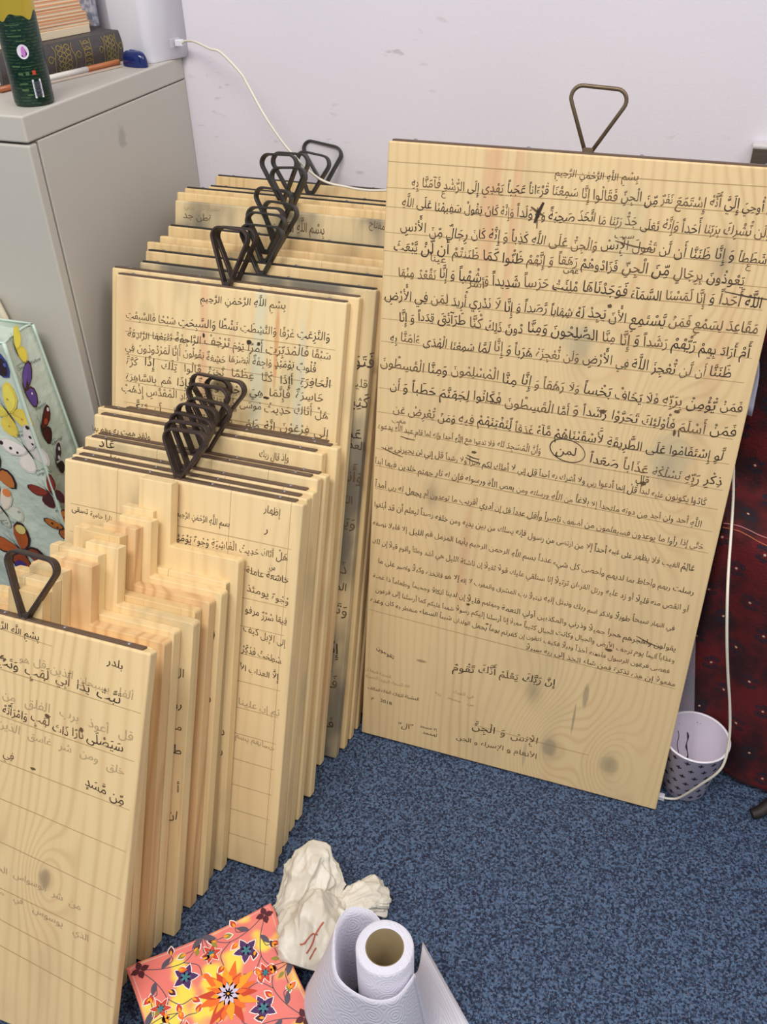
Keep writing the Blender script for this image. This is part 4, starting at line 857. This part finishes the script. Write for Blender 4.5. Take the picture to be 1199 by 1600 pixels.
butterfly(SP, -.540, .686, 0, .075, (236, 222, 90), (234, 214, 80), edge=(226, 208, 80), body=(60, 50, 36), half=1)
butterfly(SP, -.556, .622, .1, .095, (98, 72, 150), (92, 66, 140), edge=(66, 38, 38), spots=[(.6, .6, .06, (214, 204, 220)), (.45, .3, .05, (200, 180, 210)), (.4, -.2, .05, (196, 176, 206))], half=1)
butterfly(SP, -.550, .545, .1, .085, (92, 34, 26), (70, 30, 26), edge=(46, 28, 28), spots=[(.72, .72, .09, (222, 214, 214)), (.4, .3, .14, (168, 70, 40))], half=1)
butterfly(SP, -.545, .478, .1, .075, (60, 50, 50), (50, 40, 40), edge=(206, 198, 190), spots=[(.6, .55, .1, (210, 204, 200)), (.35, .2, .1, (210, 204, 200))], half=1)
inkp = plain('grey_print_text', (84, 96, 94), .5)
mb = MB()
tl = {}
def ltext(P, s, x_, z_, size, a):
    q = {0: 0}; tmp = MB(); letter_line(tmp, s, (0, 0), (1, 0), size, 0, 'x', jitter=0)
    w_ = [p[0] for p in tmp.v]; x0 = min(w_)
    mb.add([P(x_+(p[0]-x0)*math.cos(a)-p[2]*math.sin(a), z_+(p[0]-x0)*math.sin(a)+p[2]*math.cos(a), .0016) for p in tmp.v], tmp.f)
ta = math.radians(22)
for P, s, x_, z_ in ((FP, 'Brimstone', -.075, .537), (FP, 'Large White', -.052, .468), (FP, 'Meadow Brown', -.030, .398), (FP, 'Orange Tip', -.155, .348), (FP, 'Tortoiseshell', -.19, .415), (FP, 'Peacock', -.14, .235), (FP, 'Emperor', -.11, .615), (SP, 'Clouded Yellow', -.552, .655), (SP, 'Emperor', -.548, .583), (SP, 'Admiral', -.538, .508)):
    ltext(P, s, x_, z_, .0085, ta if P is FP else -.1); ltext(P, s.lower(), x_, z_+.008, .005, ta if P is FP else -.1)
o = mb.build('printed_names', inkp, r); tag(o, 'small grey printed butterfly names', kind='stuff')
# cream cloth behind the bag
r = empty('cream_cloth', (-.135, -.472, .003)); tag(r, 'cream cloth slumped against the cabinet door behind the butterfly bag', 'cloth')
mb = MB(); rows = []
for j in range(25):
    t = j/24; zz = .735*t; w_ = .075*(1-.5*t)*math.sqrt(max(.02, 1-t**6)); d_ = .0075
    rows.append([(math.copysign(abs(math.cos(a))**.8, math.cos(a))*w_+.006*math.sin(t*13), math.sin(a)*d_*(1+.15*math.sin(3*a+t*9)), zz) for a in [2*PI*i/24 for i in range(24)]])
v_, f_ = loft(rows, True); mb.add(v_, f_, 0, True); mb.add(rows[0], [list(range(24))[::-1]]); mb.add(rows[-1], [list(range(24))])
mb.build('folded_cloth', plain('cream_cotton', (222, 210, 186), .8), r)

# ------------------------------------------------------------------ dark red rug draped at the right
def rugmat():
    g = NG('dark_red_rug', 0.85)
    tc = g.n('ShaderNodeTexCoord'); se = g.n('ShaderNodeSeparateXYZ'); g.t.links.new(tc.outputs['UV'], se.inputs[0]); U, V = se.outputs[0], se.outputs[1]
    x, y, z = g.obj()
    c = g.mix(g.ramp(g.noise(g.vec(x, y, z), 14, 3), .38, .62), lin((40, 4, 10)), lin((96, 10, 16)))
    cw, ch = .062, .05
    row = g.m_('FLOOR', g.m_('DIVIDE', V, ch)); odd = g.m_('MODULO', g.m_('ABSOLUTE', row), 2.0)
    fu = g.m_('SUBTRACT', g.m_('FRACT', g.add(g.m_('DIVIDE', U, cw), g.mul(odd, .5))), .5); fv = g.m_('SUBTRACT', g.m_('FRACT', g.m_('DIVIDE', V, ch)), .5)
    a = g.mul(fu, cw); b = g.mul(fv, ch)
    def near(px, pz, rr):
        dx = g.m_('SUBTRACT', a, px); dz = g.m_('SUBTRACT', b, pz); return g.m_('LESS_THAN', g.add(g.mul(dx, dx), g.mul(dz, dz)), rr*rr)
    wob = g.noise(g.vec(x, y, z), 400, 1)
    pet = None
    for px, pz in ((.008, .0065), (-.008, .0065), (.008, -.0065), (-.008, -.0065), (.0, .010), (.0, -.010)):
        q = near(px, pz, .0050); pet = q if pet is None else g.m_('MAXIMUM', pet, q)
    c = g.mix(g.mul(g.mul(pet, .9), g.ramp(wob, .35, .5)), c, lin((20, 20, 36)))
    c = g.mix(g.mul(near(0, 0, .0020), .9), c, lin((206, 176, 156)))
    g.bump(g.noise(g.vec(x, y, z), 260, 2), .002, .7)
    g.b.inputs['Sheen Weight'].default_value = .12; g.b.inputs['Sheen Roughness'].default_value = .4; g.put(g.b.inputs['Sheen Tint'], (1, .4, .45, 1))
    return g.color(c)
M['rug'] = rugmat()
def uvgrid(o, rows, ncol, us, vs_):
    me = o.data; uv = me.uv_layers.new(name='cloth')
    for p in me.polygons:
        for li in p.loop_indices:
            vi = me.loops[li].vertex_index
            if vi < rows*ncol: uv.data[li].uv = (us[vi % ncol], vs_[vi//ncol])
prof = [(-.462, .012), (-.455, .05), (-.448, .15), (-.441, .25), (-.436, .35), (-.434, .44), (-.431, .485), (-.420, .502), (-.395, .507), (-.365, .508), (-.34, .512), (-.325, .53), (-.318, .56), (-.312, .64), (-.305, .72), (-.297, .80), (-.285, .86), (-.265, .875), (-.235, .86), (-.225, .80), (-.215, .6), (-.205, .3), (-.2, .02)]
PP = []; 
for i, (a, b) in enumerate(prof): PP.append(Vector((0, a, b)))
PS = spline([(0, a, b) for a, b in prof], 3)
xs_ = [1.052+.0125*i for i in range(37)]
rows = []; vlen = 0; vv = []
for j, p in enumerate(PS):
    if j: vlen += (PS[j]-PS[j-1]).length
    vv.append(vlen); fr = 1 if p.z < .5 and j < len(PS)*.6 else .3
    rows.append([(xx, p.y+.035*max(0, 1-p.z*1.6)-(.24*(xx-1.052) if fr == 1 else .1*(xx-1.052))+.006*fr*math.sin(xx*46+p.z*3)*min(1, (.56-min(p.z, .5))*4)+.003*math.sin(xx*90+p.z*11), p.z+(.004*math.sin(xx*31) if .015 < p.z else 0)-(.06*(xx-1.052) if .46 < p.z < .6 else 0)) for xx in xs_])
v_, f_ = loft(rows); mb = MB(); mb.add(v_, f_, 0, True); r = empty('draped_rug', (0, 0, 0)); tag(r, 'dark red patterned rug draped in a heap behind the white bucket at the right edge', 'rug')
o = mb.build('rug_cloth', M['rug'], r); uvgrid(o, len(rows), len(xs_), [xx for xx in xs_], vv); solidify(o, .005)
# border stripes on the fold
mb = MB()
for dv, wd, mi in ((6.7, .0007, 0), (7.0, .0006, 1)):
    j = int(dv*3); 
    top = [(a, b-.0042, c_+.0036) for a, b, c_ in rows[j]]; bot = [(a, b-.0048, c_+.0036-wd*2) for a, b, c_ in rows[j]]
    v_, f_ = loft([top, bot]); mb.add(v_, f_, mi)
mb.build('border_stripe', [plain('pale_orange_thread', (176, 96, 60), .8), plain('pale_pink_thread', (188, 120, 120), .8)], r)
# low seat under the rug: dark carved foot shows at the right edge
r = empty('covered_chair', (1.240, -.495, 0)); tag(r, 'dark brown splayed chair foot poking out under the red rug', 'chair')
mb = MB(); mb.tube(spline([(.03, .03, .10), (.012, .012, .06), (-.01, -.006, .03), (-.030, -.022, .013), (-.042, -.028, .009)], 5), circ(1.0, 12, .8), nrm=(0, 0, 1), scale=lambda t: .014-.005*t)
mb.build('foot', plain('dark_carved_wood', (36, 26, 22), .6, 0, .4, 60), r)
mb = MB(); mb.tube([(.03, .03, .09), (.034, .045, .30), (.034, .06, .44)], circ(.015, 10), nrm=(0, 1, 0)); mb.build('leg', plain('dark_wood_leg', (46, 30, 24), .5), r)
# white scrap on the rug
r = empty('white_paper_scrap', (0, 0, 0)); tag(r, 'small white pointed scrap hanging on the red rug beside the tall board', 'paper')
rows = [[(1.040+.0+a*w_, -.372-.002*math.sin(a*4+zz*30), zz-.006*a) for a in (0, .25, .5, .75, 1)] for zz, w_ in ((.775, .002), (.755, .010), (.735, .014), (.72, .0155), (.70, .0165), (.685, .0175), (.67, .018))]
v_, f_ = loft(rows); mb = MB(); mb.add(v_, f_, 0, True)
o = mb.build('paper', plain('bluish_white_paper', (196, 198, 216), .6), r); solidify(o, .0008)

# ------------------------------------------------------------------ bucket
BX, BY = 1.0865, -.4895
r = empty('small_bucket', (BX, BY, .0005)); tag(r, 'small white bucket with black fleur motifs standing behind the tall board', 'bucket')
g = NG('glossy_white_enamel', .3); M['bucketw'] = g.color(lin((212, 202, 216)))
hb = .122; rb, rt = .0375, .0530
MB().lathe([(.0001, 0), (rb-.002, 0), (rb, .002), (rt, hb), (rt+.0012, hb+.0015), (rt-.0005, hb+.003), (rt-.002, hb+.001), (rb-.0015, .004), (.0001, .003)], 64).build('bucket_body', M['bucketw'], r)
MB().lathe([(rt, hb), (rt+.0018, hb+.0012), (rt+.0018, hb+.0026), (rt-.0004, hb+.0036), (rt-.0022, hb+.002)], 64).build('rolled_rim', plain('bright_rim', (238, 232, 240), .25), r)
mb = MB()
def petal(ax, az, L_, w_, a0): return [(ax+L_*t*math.cos(a0)-w_*math.sin(PI*t)*math.sin(a0)*s_, az+L_*t*math.sin(a0)+w_*math.sin(PI*t)*math.cos(a0)*s_) for s_, ts in ((1, (0, .2, .45, .7, .9, 1)), (-1, (.9, .7, .45, .2))) for t in ts]
rowz = [.013+.0195*i for i in range(6)]
for ri, zc in enumerate(rowz):
    for k in range(15):
        a = 2*PI*(k+(.5 if ri % 2 else 0))/15+ri*.03
        for pl in (petal(0, -.0005, .0068, .0017, PI/2), petal(0, -.0005, .0058, .0016, PI*.14), petal(0, -.0005, .0058, .0016, PI*.86), petal(0, 0, .0042, .0009, -PI/2), petal(-.0018, -.001, .0036, .0006, 0)):
            pts = []
            for px, pz in pl:
                zz = zc+pz; rr_ = rb+(rt-rb)*(zz-.002)/(hb-.002)+.0004; pts.append((rr_*math.cos(a+px/rr_), rr_*math.sin(a+px/rr_), zz))
            mb.add(pts, [list(range(len(pts)))])
for k in range(9):   # splashes inside
    a = rng.uniform(0, 2*PI); zz = rng.uniform(.05, .11); rr_ = rb+(rt-rb)*zz/hb-.0022; s_ = rng.uniform(.0006, .0014)
    mb.add([(rr_*math.cos(a+s_*math.cos(q)/rr_), rr_*math.sin(a+s_*math.cos(q)/rr_), zz+s_*math.sin(q)) for q in [i*PI/4 for i in range(8)]], [list(range(8))])
o = mb.build('fleur_print', plain('black_print', (44, 38, 46), .4), r); tag(o, 'black fleur motifs', kind='stuff')
r = tag(empty('clear_plastic_strip', (BX-.010, BY+.018, .006), (math.radians(-2.5), math.radians(-9.4), 0)), 'clear plastic strip standing upright in the white bucket', 'plastic strip')
mb = MB().box(-.024, .024, -.001, .001, 0, .40); mb.build('strip', M['clear'], r, .0006, 1)
mb = MB(); 
for px in (-.0015, .0135):
    stp = [(px+.0015*math.sin(k*1.3), .10-.009*k) for k in range(9)]; vs = []
    for k, (a, b) in enumerate(stp): w_ = .0006 if px < 0 else .0008+.001*(k % 3 == 1); vs += [(a-w_, -.0014, b), (a+w_, -.0014, b)]
    mb.add(vs, [[2*i, 2*i+1, 2*i+3, 2*i+2] for i in range(8)])
mb.build('ink_stain', plain('dark_stain', (60, 52, 56), .5), r)
rb_ = random.Random(3)
for nm, lab, col, pts, rad in (('cotton_bud', 'cream stick lying in the bottom of the bucket', (214, 204, 170), [(.006, -.02, .006), (.02, -.005, .03), (.026, .01, .045)], .0022), ('crumpled_wad', 'brown crumpled wad in the bottom of the bucket', (92, 66, 44), [(-.012, -.012, .008), (-.002, -.008, .014), (.008, -.012, .010)], .007), ('pink_tube', 'pink tube lying in the bucket beside the tall board', (196, 60, 96), [(-.030, -.01, .012), (-.034, .002, .05)], .004), ('cream_tube', 'cream tube standing in the bucket beside the pink one', (214, 208, 176), [(-.016, .012, .005), (-.028, .0, .065)], .004)):
    o = MB().tube(spline(pts, 4), circ(1, 10), scale=lambda t, q=rad: q*(1-.3*abs(2*t-1)**2)).build(nm, plain(nm+'_mat', col, .5, 0, .2, 200), None); o.location = (BX, BY, .004); tag(o, lab, 'rubbish')

# ------------------------------------------------------------------ paper roll
g = NG('embossed_white_paper', 0.9); x, y, z = g.obj()
w1 = g.m_('SINE', g.mul(g.m_('SQRT', g.add(g.mul(g.m_('SUBTRACT', g.m_('FRACT', g.mul(g.add(x, y), 28.0)), .5), g.m_('SUBTRACT', g.m_('FRACT', g.mul(g.add(x, y), 28.0)), .5)), g.mul(g.m_('SUBTRACT', g.m_('FRACT', g.mul(z, 28.0)), .5), g.m_('SUBTRACT', g.m_('FRACT', g.mul(z, 28.0)), .5)))), 40.0))
g.bump(g.add(g.mul(w1, .5), g.noise(g.vec(x, y, z), 300, 2)), .0005, .7); M['tissue'] = g.color(lin((222, 219, 230)))
RX, RY = .7335, -1.0395
r = empty('paper_towel_roll', (RX, RY, .001)); tag(r, 'white paper towel roll standing upright at the bottom with its sheet unwound', 'paper roll')
R0 = .0365; hr = .222
mb = MB().lathe([(.0242, 0), (R0, 0), (R0, hr-.002), (R0-.002, hr), (.0242, hr)], 64)
for v_i, v3 in enumerate(mb.v):
    pass
o = mb.build('paper_layers', M['tissue'], r)
mb = MB()
for k in range(5):
    rr_ = .0262+.0022*k; pts = [((rr_+.0004*math.sin(a*7+k))*math.cos(a), (rr_+.0004*math.sin(a*5+k))*math.sin(a), hr+.0002) for a in [2*PI*i/48 for i in range(48)]]
    mb.tube(pts, circ(.00035, 4), nrm=(0, 0, 1), closed=True)
mb.build('layer_edges', plain('layer_edge', (232, 230, 238), .9), r)
MB().lathe([(.0242, .0), (.0242, hr-.0005), (.0228, hr-.0005), (.0228, .0)], 48).build('cardboard_core', plain('brown_cardboard', (134, 116, 84), .85, 0, .1, 40), r)
# unwound sheet: leaves the roll at the back, curls round the left and front and drops to the right
top = [(.716, -1.004, .212), (.695, -.990, .205), (.668, -.993, .20), (.660, -1.018, .200), (.668, -1.048, .200), (.684, -1.078, .197), (.710, -1.090, .195), (.740, -1.091, .195), (.763, -1.078, .197), (.7745, -1.050, .200)]
bot = [(.700, -.985, .002), (.664, -.965, .002), (.628, -.975, .002), (.604, -1.015, .002), (.606, -1.062, .002), (.636, -1.10, .002), (.690, -1.118, .002), (.745, -1.112, .002), (.780, -1.085, .002), (.796, -1.045, .002)]
T1 = spline(top, 5); B1_ = spline(bot, 5); rows = []
inner = []
for j in range(11):
    t = j/10; inner.append([((a.x-RX)*(1-.18*t), (a.y-RY)*(1-.18*t), (a.z-.003)*(1-t)+.001) for a in T1])
for j in range(19):
    t = j/18; rows.append([tuple(a.lerp(b, t)+Vector((0, 0, 0))+(a-Vector((RX, RY, a.z))).normalized()*(.004*math.sin(t*PI)*math.sin(i*.35))) for i, (a, b) in enumerate(zip(T1, B1_))])
v_, f_ = loft(rows); mb = MB(); mb.add([(a-RX, b-RY, c_-.001) for a, b, c_ in v_], f_, 0, True)
o = mb.build('loose_sheet', M['tissue'], r); solidify(o, .0012)
v_, f_ = loft(inner); mb = MB(); mb.add(v_, f_, 0, True); o = mb.build('inner_sheet', M['tissue'], r); solidify(o, .0008)
M['tissue2'] = plain('lavender_paper', (204, 198, 212), .9, 0, .03, 30)
rows = []
for j in range(15):
    t = j/14; rows.append([])
    for i in range(13):
        s_ = i/12
        a = Vector((.7745, -1.050, .199)).lerp(Vector((.7955, -1.046, .003)), t)   # edge at the roll
        b = Vector((.742, -.905, .006)).lerp(Vector((.862, -1.02, .003)), t)
        p = a.lerp(b, s_); p.z = max(.003, (a.z)*(1-s_)**1.6+.004*math.sin(s_*7+t*4)*(1-s_)+.003); rows[-1].append((p.x-RX, p.y-RY, p.z))
v_, f_ = loft(rows); mb = MB(); mb.add(v_, f_, 0, True)
o = mb.build('sheet_tail', M['tissue'], r); solidify(o, .0012)

# ------------------------------------------------------------------ crumpled plastic bag
g = NG('cream_plastic_film', .45); x, y, z = g.obj()
g.b.inputs['Subsurface Weight'].default_value = .15; g.b.inputs['Subsurface Radius'].default_value = (.01, .01, .008); g.b.inputs['Subsurface Scale'].default_value = .5
g.bump(g.noise(g.vec(x, y, z), 55, 3), .003, .5); M['film'] = g.color(g.mix(g.noise(g.vec(x, y, z), 12, 2), lin((212, 204, 188)), lin((228, 222, 208))))
r = empty('plastic_carrier_bag', (.575, -.925, .001)); tag(r, 'knotted cream plastic carrier bag on the carpet between the floral box and the paper roll', 'plastic bag')
def ridge(v, sc, sd): return (1-min(1, abs(noise.noise(v*sc+Vector((sd, sd*2, 0))))*2.2))**3
def lobe(path, rx, folds, amp, seed, name, flat=.55, k=150):
    P = spline(path, 14); n = len(P); rows = []
    for i, p in enumerate(P):
        t = i/(n-1); rr_ = rx(t); tan = (P[min(i+2, n-1)]-P[max(i-2, 0)]).normalized(); side = tan.cross(Vector((0, 0, 1)))
        if side.length < .1: side = Vector((1, 0, 0))
        side.normalize(); upv = side.cross(tan).normalized(); row = []
        for q in range(k):
            a = 2*PI*q/k; ca, sa = math.cos(a), math.sin(a)
            nz = noise.noise(Vector((ca*1.5+seed, sa*1.5, t*2.2)))*.5
            pl = abs(noise.noise(Vector((ca*folds*.5+seed, sa*folds*.5, t*1.2))))*amp*4
            m_ = rr_*(1+nz-pl)
            pt = p+side*ca*m_+upv*sa*m_*flat
            m2_ = .0065*ridge(pt, 17, seed)+.003*ridge(pt, 40, seed+3)+.0012*ridge(pt, 95, seed+5)
            pt = pt+(side*ca+upv*sa)*m2_*min(1, rr_/.02)
            pt.z = max(pt.z, .001+.002*abs(math.sin(q*.7+i*.3))); row.append(tuple(pt))
        rows.append(row)
    v_, f_ = loft(rows, True); mb = MB(); mb.add(v_, f_, 0, True)
    mb.add(rows[0], [list(range(k))[::-1]], 0, True); mb.add(rows[-1], [list(range(k))], 0, True)
    return mb.build(name, M['film'], r)
r.location = (.598, -.925, .001)
lobe([(.004, -.085, .025), (.002, -.055, .036), (.000, -.025, .045), (.002, .0, .046), (.010, .016, .042)], lambda t: .020+.034*math.sin(PI*(t*.62+.22))**1.2-.030*max(0, t-.72)/.28, 7, .07, 1.3, 'bag_belly', .85)
lobe([(-.062, -.045, .012), (-.054, -.012, .040), (-.044, .030, .070), (-.032, .056, .080), (-.012, .036, .056), (.006, .014, .042)], lambda t: .004+.034*math.sin(PI*(t*.9+.06))**1.1-.018*math.exp(-((t-.62)/.12)**2), 5, .10, 4.2, 'bag_ear', .5)
lobe([(.014, .010, .040), (.030, .022, .044), (.048, .040, .040), (.062, .050, .030), (.070, .056, .022)], lambda t: .009+.022*math.sin(PI*min(1, t*.75))**.9, 6, .10, 8.1, 'bag_handle_end', .4)
mb = MB(); mb.tube(spline([(.004, .006, .050), (.012, -.003, .053), (.022, .003, .052), (.020, .016, .048), (.010, .016, .048), (.004, .006, .053)], 5), circ(.0048, 10), nrm=(0, 0, 1)); mb.build('knot', M['film'], r)
mb = MB()
for pts in ([(-.012, -.070), (.0, -.062), (.012, -.060)], [(.0, -.076), (.008, -.064), (.012, -.050), (.014, -.042)], [(.006, -.08), (.014, -.072)]):
    P = []
    bpy.context.view_layer.update()
    for p in spline([(a+.004, b-.006, 0) for a, b in pts], 4):
        hit, hp, *_ = S.ray_cast(bpy.context.evaluated_depsgraph_get(), (r.location.x+p.x, r.location.y+p.y, .16), (0, 0, -1))
        P.append((p.x, p.y, (hp.z if hit else .05)-.001+.0008))
    mb.tube(P, rect(.0022, .0008), nrm=(0, 0, 1), smooth=False)
mb.build('red_print', plain('orange_red_print', (180, 92, 70), .5), r)

# ------------------------------------------------------------------ floral box
FC = Vector((.5107, -1.0878)); ax_ = Vector((.5186-.3632, -.9461+1.1)); fang = math.atan2(ax_.y, ax_.x)
FS, FW_, FT = .2187, .190, .055
r = empty('floral_box', (.3632, -1.1, 0), (0, 0, fang)); tag(r, 'square pink and yellow floral patterned box on the carpet at the bottom', 'box')
g = NG('pink_yellow_print', .3); x, y, z = g.obj(); nn = g.ramp(g.noise(g.vec(x, y, z), 13, 2), .54, .62)
c = g.mix(nn, lin((236, 128, 118)), lin((246, 222, 88))); c = g.mix(g.ramp(g.noise(g.vec(x, y, z), 9, 2, 3.0), .55, .66), c, lin((246, 172, 120))); M['fl'] = g.color(c)
def edge(n=12):    # outline with gently hollow sides
    c_ = [(0, 0), (FS, 0), (FS, -FW_), (0, -FW_)]; out = []
    for q in range(4):
        a = Vector(c_[q]); b = Vector(c_[(q+1) % 4]); inw = (Vector((FS/2, -FW_/2))-(a+b)/2).normalized()
        for i in range(n): t = i/n; out.append(a.lerp(b, t)+inw*(.0065*math.sin(PI*t)-(.0 if 0 < i else -.003)))
    return out
E_ = edge(); cm_ = Vector((FS/2, -FW_/2)); n = len(E_)
def ring(f, zz): return [((p.x-cm_.x)*f+cm_.x, (p.y-cm_.y)*f+cm_.y, zz) for p in E_]
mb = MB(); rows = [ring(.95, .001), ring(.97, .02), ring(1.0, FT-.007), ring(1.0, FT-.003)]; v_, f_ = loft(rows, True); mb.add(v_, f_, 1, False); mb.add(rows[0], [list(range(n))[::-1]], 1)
rows = [ring(1.0, FT-.003), ring(.995, FT-.0005), ring(.98, FT), ring(.5, FT), ring(.02, FT)]; v_, f_ = loft(rows, True); mb.add(v_, f_, 0, False); mb.add(rows[-1], [list(range(n))], 0)
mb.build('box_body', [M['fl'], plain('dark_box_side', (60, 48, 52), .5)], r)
mb = MB()
for f_, zz, mi in ((1.002, FT-.002, 0), (1.004, FT-.0075, 1)):
    mb.tube(ring(f_, zz), circ(.0013, 6), nrm=(0, 0, 1), closed=True, mi=mi)
mb.tube(ring(.962, FT+.0002), rect(.0008, .0004), nrm=(0, 0, 1), closed=True, mi=1, smooth=False)
mb.build('rim_piping', [plain('pink_edge', (226, 130, 112), .35), plain('pale_edge', (226, 200, 196), .3)], r)
FM = [plain('petal_' + n_, c_, .35) for n_, c_ in (('violet', (82, 48, 98)), ('orange', (238, 112, 44)), ('red', (206, 70, 44)), ('amber', (248, 164, 44)), ('lilac', (214, 198, 220)), ('slate', (92, 84, 98)), ('teal', (70, 130, 140)), ('white', (246, 236, 230)), ('maroon', (86, 36, 46)), ('olive', (150, 140, 60)))]
mb = MB(); lay = [0]
def pf(poly, mi, dz=None):
    lay[0] += 1; zz = FT+.0003+.00004*(dz if dz is not None else lay[0] % 20)
    cx_ = sum(p[0] for p in poly)/len(poly); cy_ = sum(p[1] for p in poly)/len(poly)
    mb.add([(cx_, cy_, zz)]+[(a, b, zz) for a, b in poly], [[0, i+1, (i+1) % len(poly)+1] for i in range(len(poly))], mi)
def loc(wx, wy):
    d = Vector((wx-.3632, wy+1.1)); c_, s_ = math.cos(-fang), math.sin(-fang); return (d.x*c_-d.y*s_, d.x*s_+d.y*c_)
def leafp(cx_, cy_, L_, w_, a, mi, dz, tip=1.0):
    P = []
    for s_ in (1, -1):
        for t in ((0, .15, .35, .6, .85, 1) if s_ == 1 else (.85, .6, .35, .15)):
            ww = w_*math.sin(PI*t**.8)*s_; P.append((cx_+L_*t*math.cos(a)-ww*math.sin(a), cy_+L_*t*math.sin(a)+ww*math.cos(a)))
    pf(P, mi, dz)
def flower(cx_, cy_, R_, n_, mi, mi2, rot=0, outline=7, spiky=.28):
    for k in range(n_):
        a = rot+2*PI*k/n_
        leafp(cx_, cy_, R_*1.1, R_*spiky*1.22, a, outline, 3); leafp(cx_, cy_, R_, R_*spiky, a, mi, 5); leafp(cx_, cy_, R_*.45, R_*spiky*.35, a, mi2, 8)
def stem(pts, wd=.0011, mi=5):
    P = spline([(a, b, 0) for a, b in pts], 6); vs = []; n_ = len(P)
    for i, p in enumerate(P):
        t = (P[min(i+1, n_-1)]-P[max(i-1, 0)]).normalized(); vs += [(p.x-t.y*wd/2, p.y+t.x*wd/2, FT+.0004), (p.x+t.y*wd/2, p.y-t.x*wd/2, FT+.0004)]
    mb.add(vs, [[2*i, 2*i+1, 2*i+3, 2*i+2] for i in range(n_-1)], mi)
def bud(cx_, cy_, a, s_=.012, mi=2): leafp(cx_, cy_, s_*1.15, s_*.42, a, 7, 2); leafp(cx_, cy_, s_, s_*.32, a, mi, 6); leafp(cx_, cy_, s_*.6, s_*.14, a, 3, 9)
cx_, cy_ = loc(.5185, -1.0876)
for k in range(18): leafp(cx_, cy_, .040+.008*math.sin(k*2.4), .0065, 2*PI*k/18, (1, 3, 2)[k % 3], 10+k % 3)
for k in range(14): leafp(cx_, cy_, .028+.004*math.sin(k*1.9), .0045, 2*PI*k/14+.2, (3, 1)[k % 2], 14)
for k in range(9): leafp(cx_, cy_, .016, .0032, 2*PI*k/9, 4, 17)
leafp(cx_-.002, cy_, .004, .002, 0, 3, 19)
FL = [((.5148, -1.0245), 0), ((.451, -1.0864), 0), ((.5727, -1.089), 0), ((.535, -1.155), 0)]
for (p, _) in FL: a, b = loc(*p); flower(a, b, .0185, 5, 0, 6, .3+a*9)
for p in ((.4691, -1.0448), (.5546, -1.0447), (.585, -1.135), (.44, -1.135), (.49, -1.15)): a, b = loc(*p); flower(a, b, .015, 6, 2, 6, .2+b*7, spiky=.22)
rf = random.Random(11)
for q in range(4):
    c0 = Vector([(0, 0), (FS, 0), (FS, -FW_), (0, -FW_)][q]); d = (cm_-c0).normalized(); s_ = Vector((-d.y, d.x))
    for sg in (1, -1):
        g1 = lambda f, h: tuple(c0+d*(f+.014+abs(h)*.55)+s_*h*sg*.8)
        stem([g1(.004, .0), g1(.03, .012), g1(.045, .032), g1(.04, .055)]); stem([g1(.045, .032), g1(.065, .035), g1(.085, .02)]); stem([g1(.03, .012), g1(.03, .03), g1(.02, .038)])
        for f, h, aa in ((.04, .055, 1.2), (.085, .02, .1), (.02, .038, 2.0), (.062, .046, .8), (.05, .018, .3)):
            P_ = Vector(g1(f, h)); bud(P_.x, P_.y, math.atan2(d.y, d.x)+sg*aa, .013, rf.choice((2, 8, 1)))
        P_ = Vector(g1(.03, .012)); leafp(P_.x, P_.y, .02, .004, math.atan2(d.y, d.x)+sg*1.3, 5, 7)
    for k in range(4): a_ = math.atan2(d.y, d.x)+PI/4+k*PI/2; P_ = c0+d*.022+Vector((math.cos(a_), math.sin(a_)))*.001; leafp(P_.x, P_.y, .0125, .0046, a_, 8, 11)
for q in range(4):
    c0 = (Vector([(0, 0), (FS, 0), (FS, -FW_), (0, -FW_)][q])+Vector([(FS, 0), (FS, -FW_), (0, -FW_), (0, 0)][q]))/2; d = (cm_-c0).normalized(); s_ = Vector((-d.y, d.x))
    for sg in (1, -1):
        g1 = lambda f, h: tuple(c0+d*f+s_*h*sg); stem([g1(.005, .0), g1(.018, .01), g1(.02, .028)]); stem([g1(.005, 0), g1(.03, .004), g1(.05, .0)])
        P_ = Vector(g1(.02, .028)); bud(P_.x, P_.y, math.atan2(d.y, d.x)+sg*1.4, .013, rf.choice((2, 9, 8)))
        leafp(*g1(.006, .0), .022, .0045, math.atan2(d.y, d.x)+sg*1.0, 5, 7); leafp(*g1(.02, .01), .012, .003, math.atan2(d.y, d.x)+sg*.5, 9, 7)
o = mb.build('floral_print', FM, r); tag(o, 'printed flowers in violet, orange and red', kind='stuff')
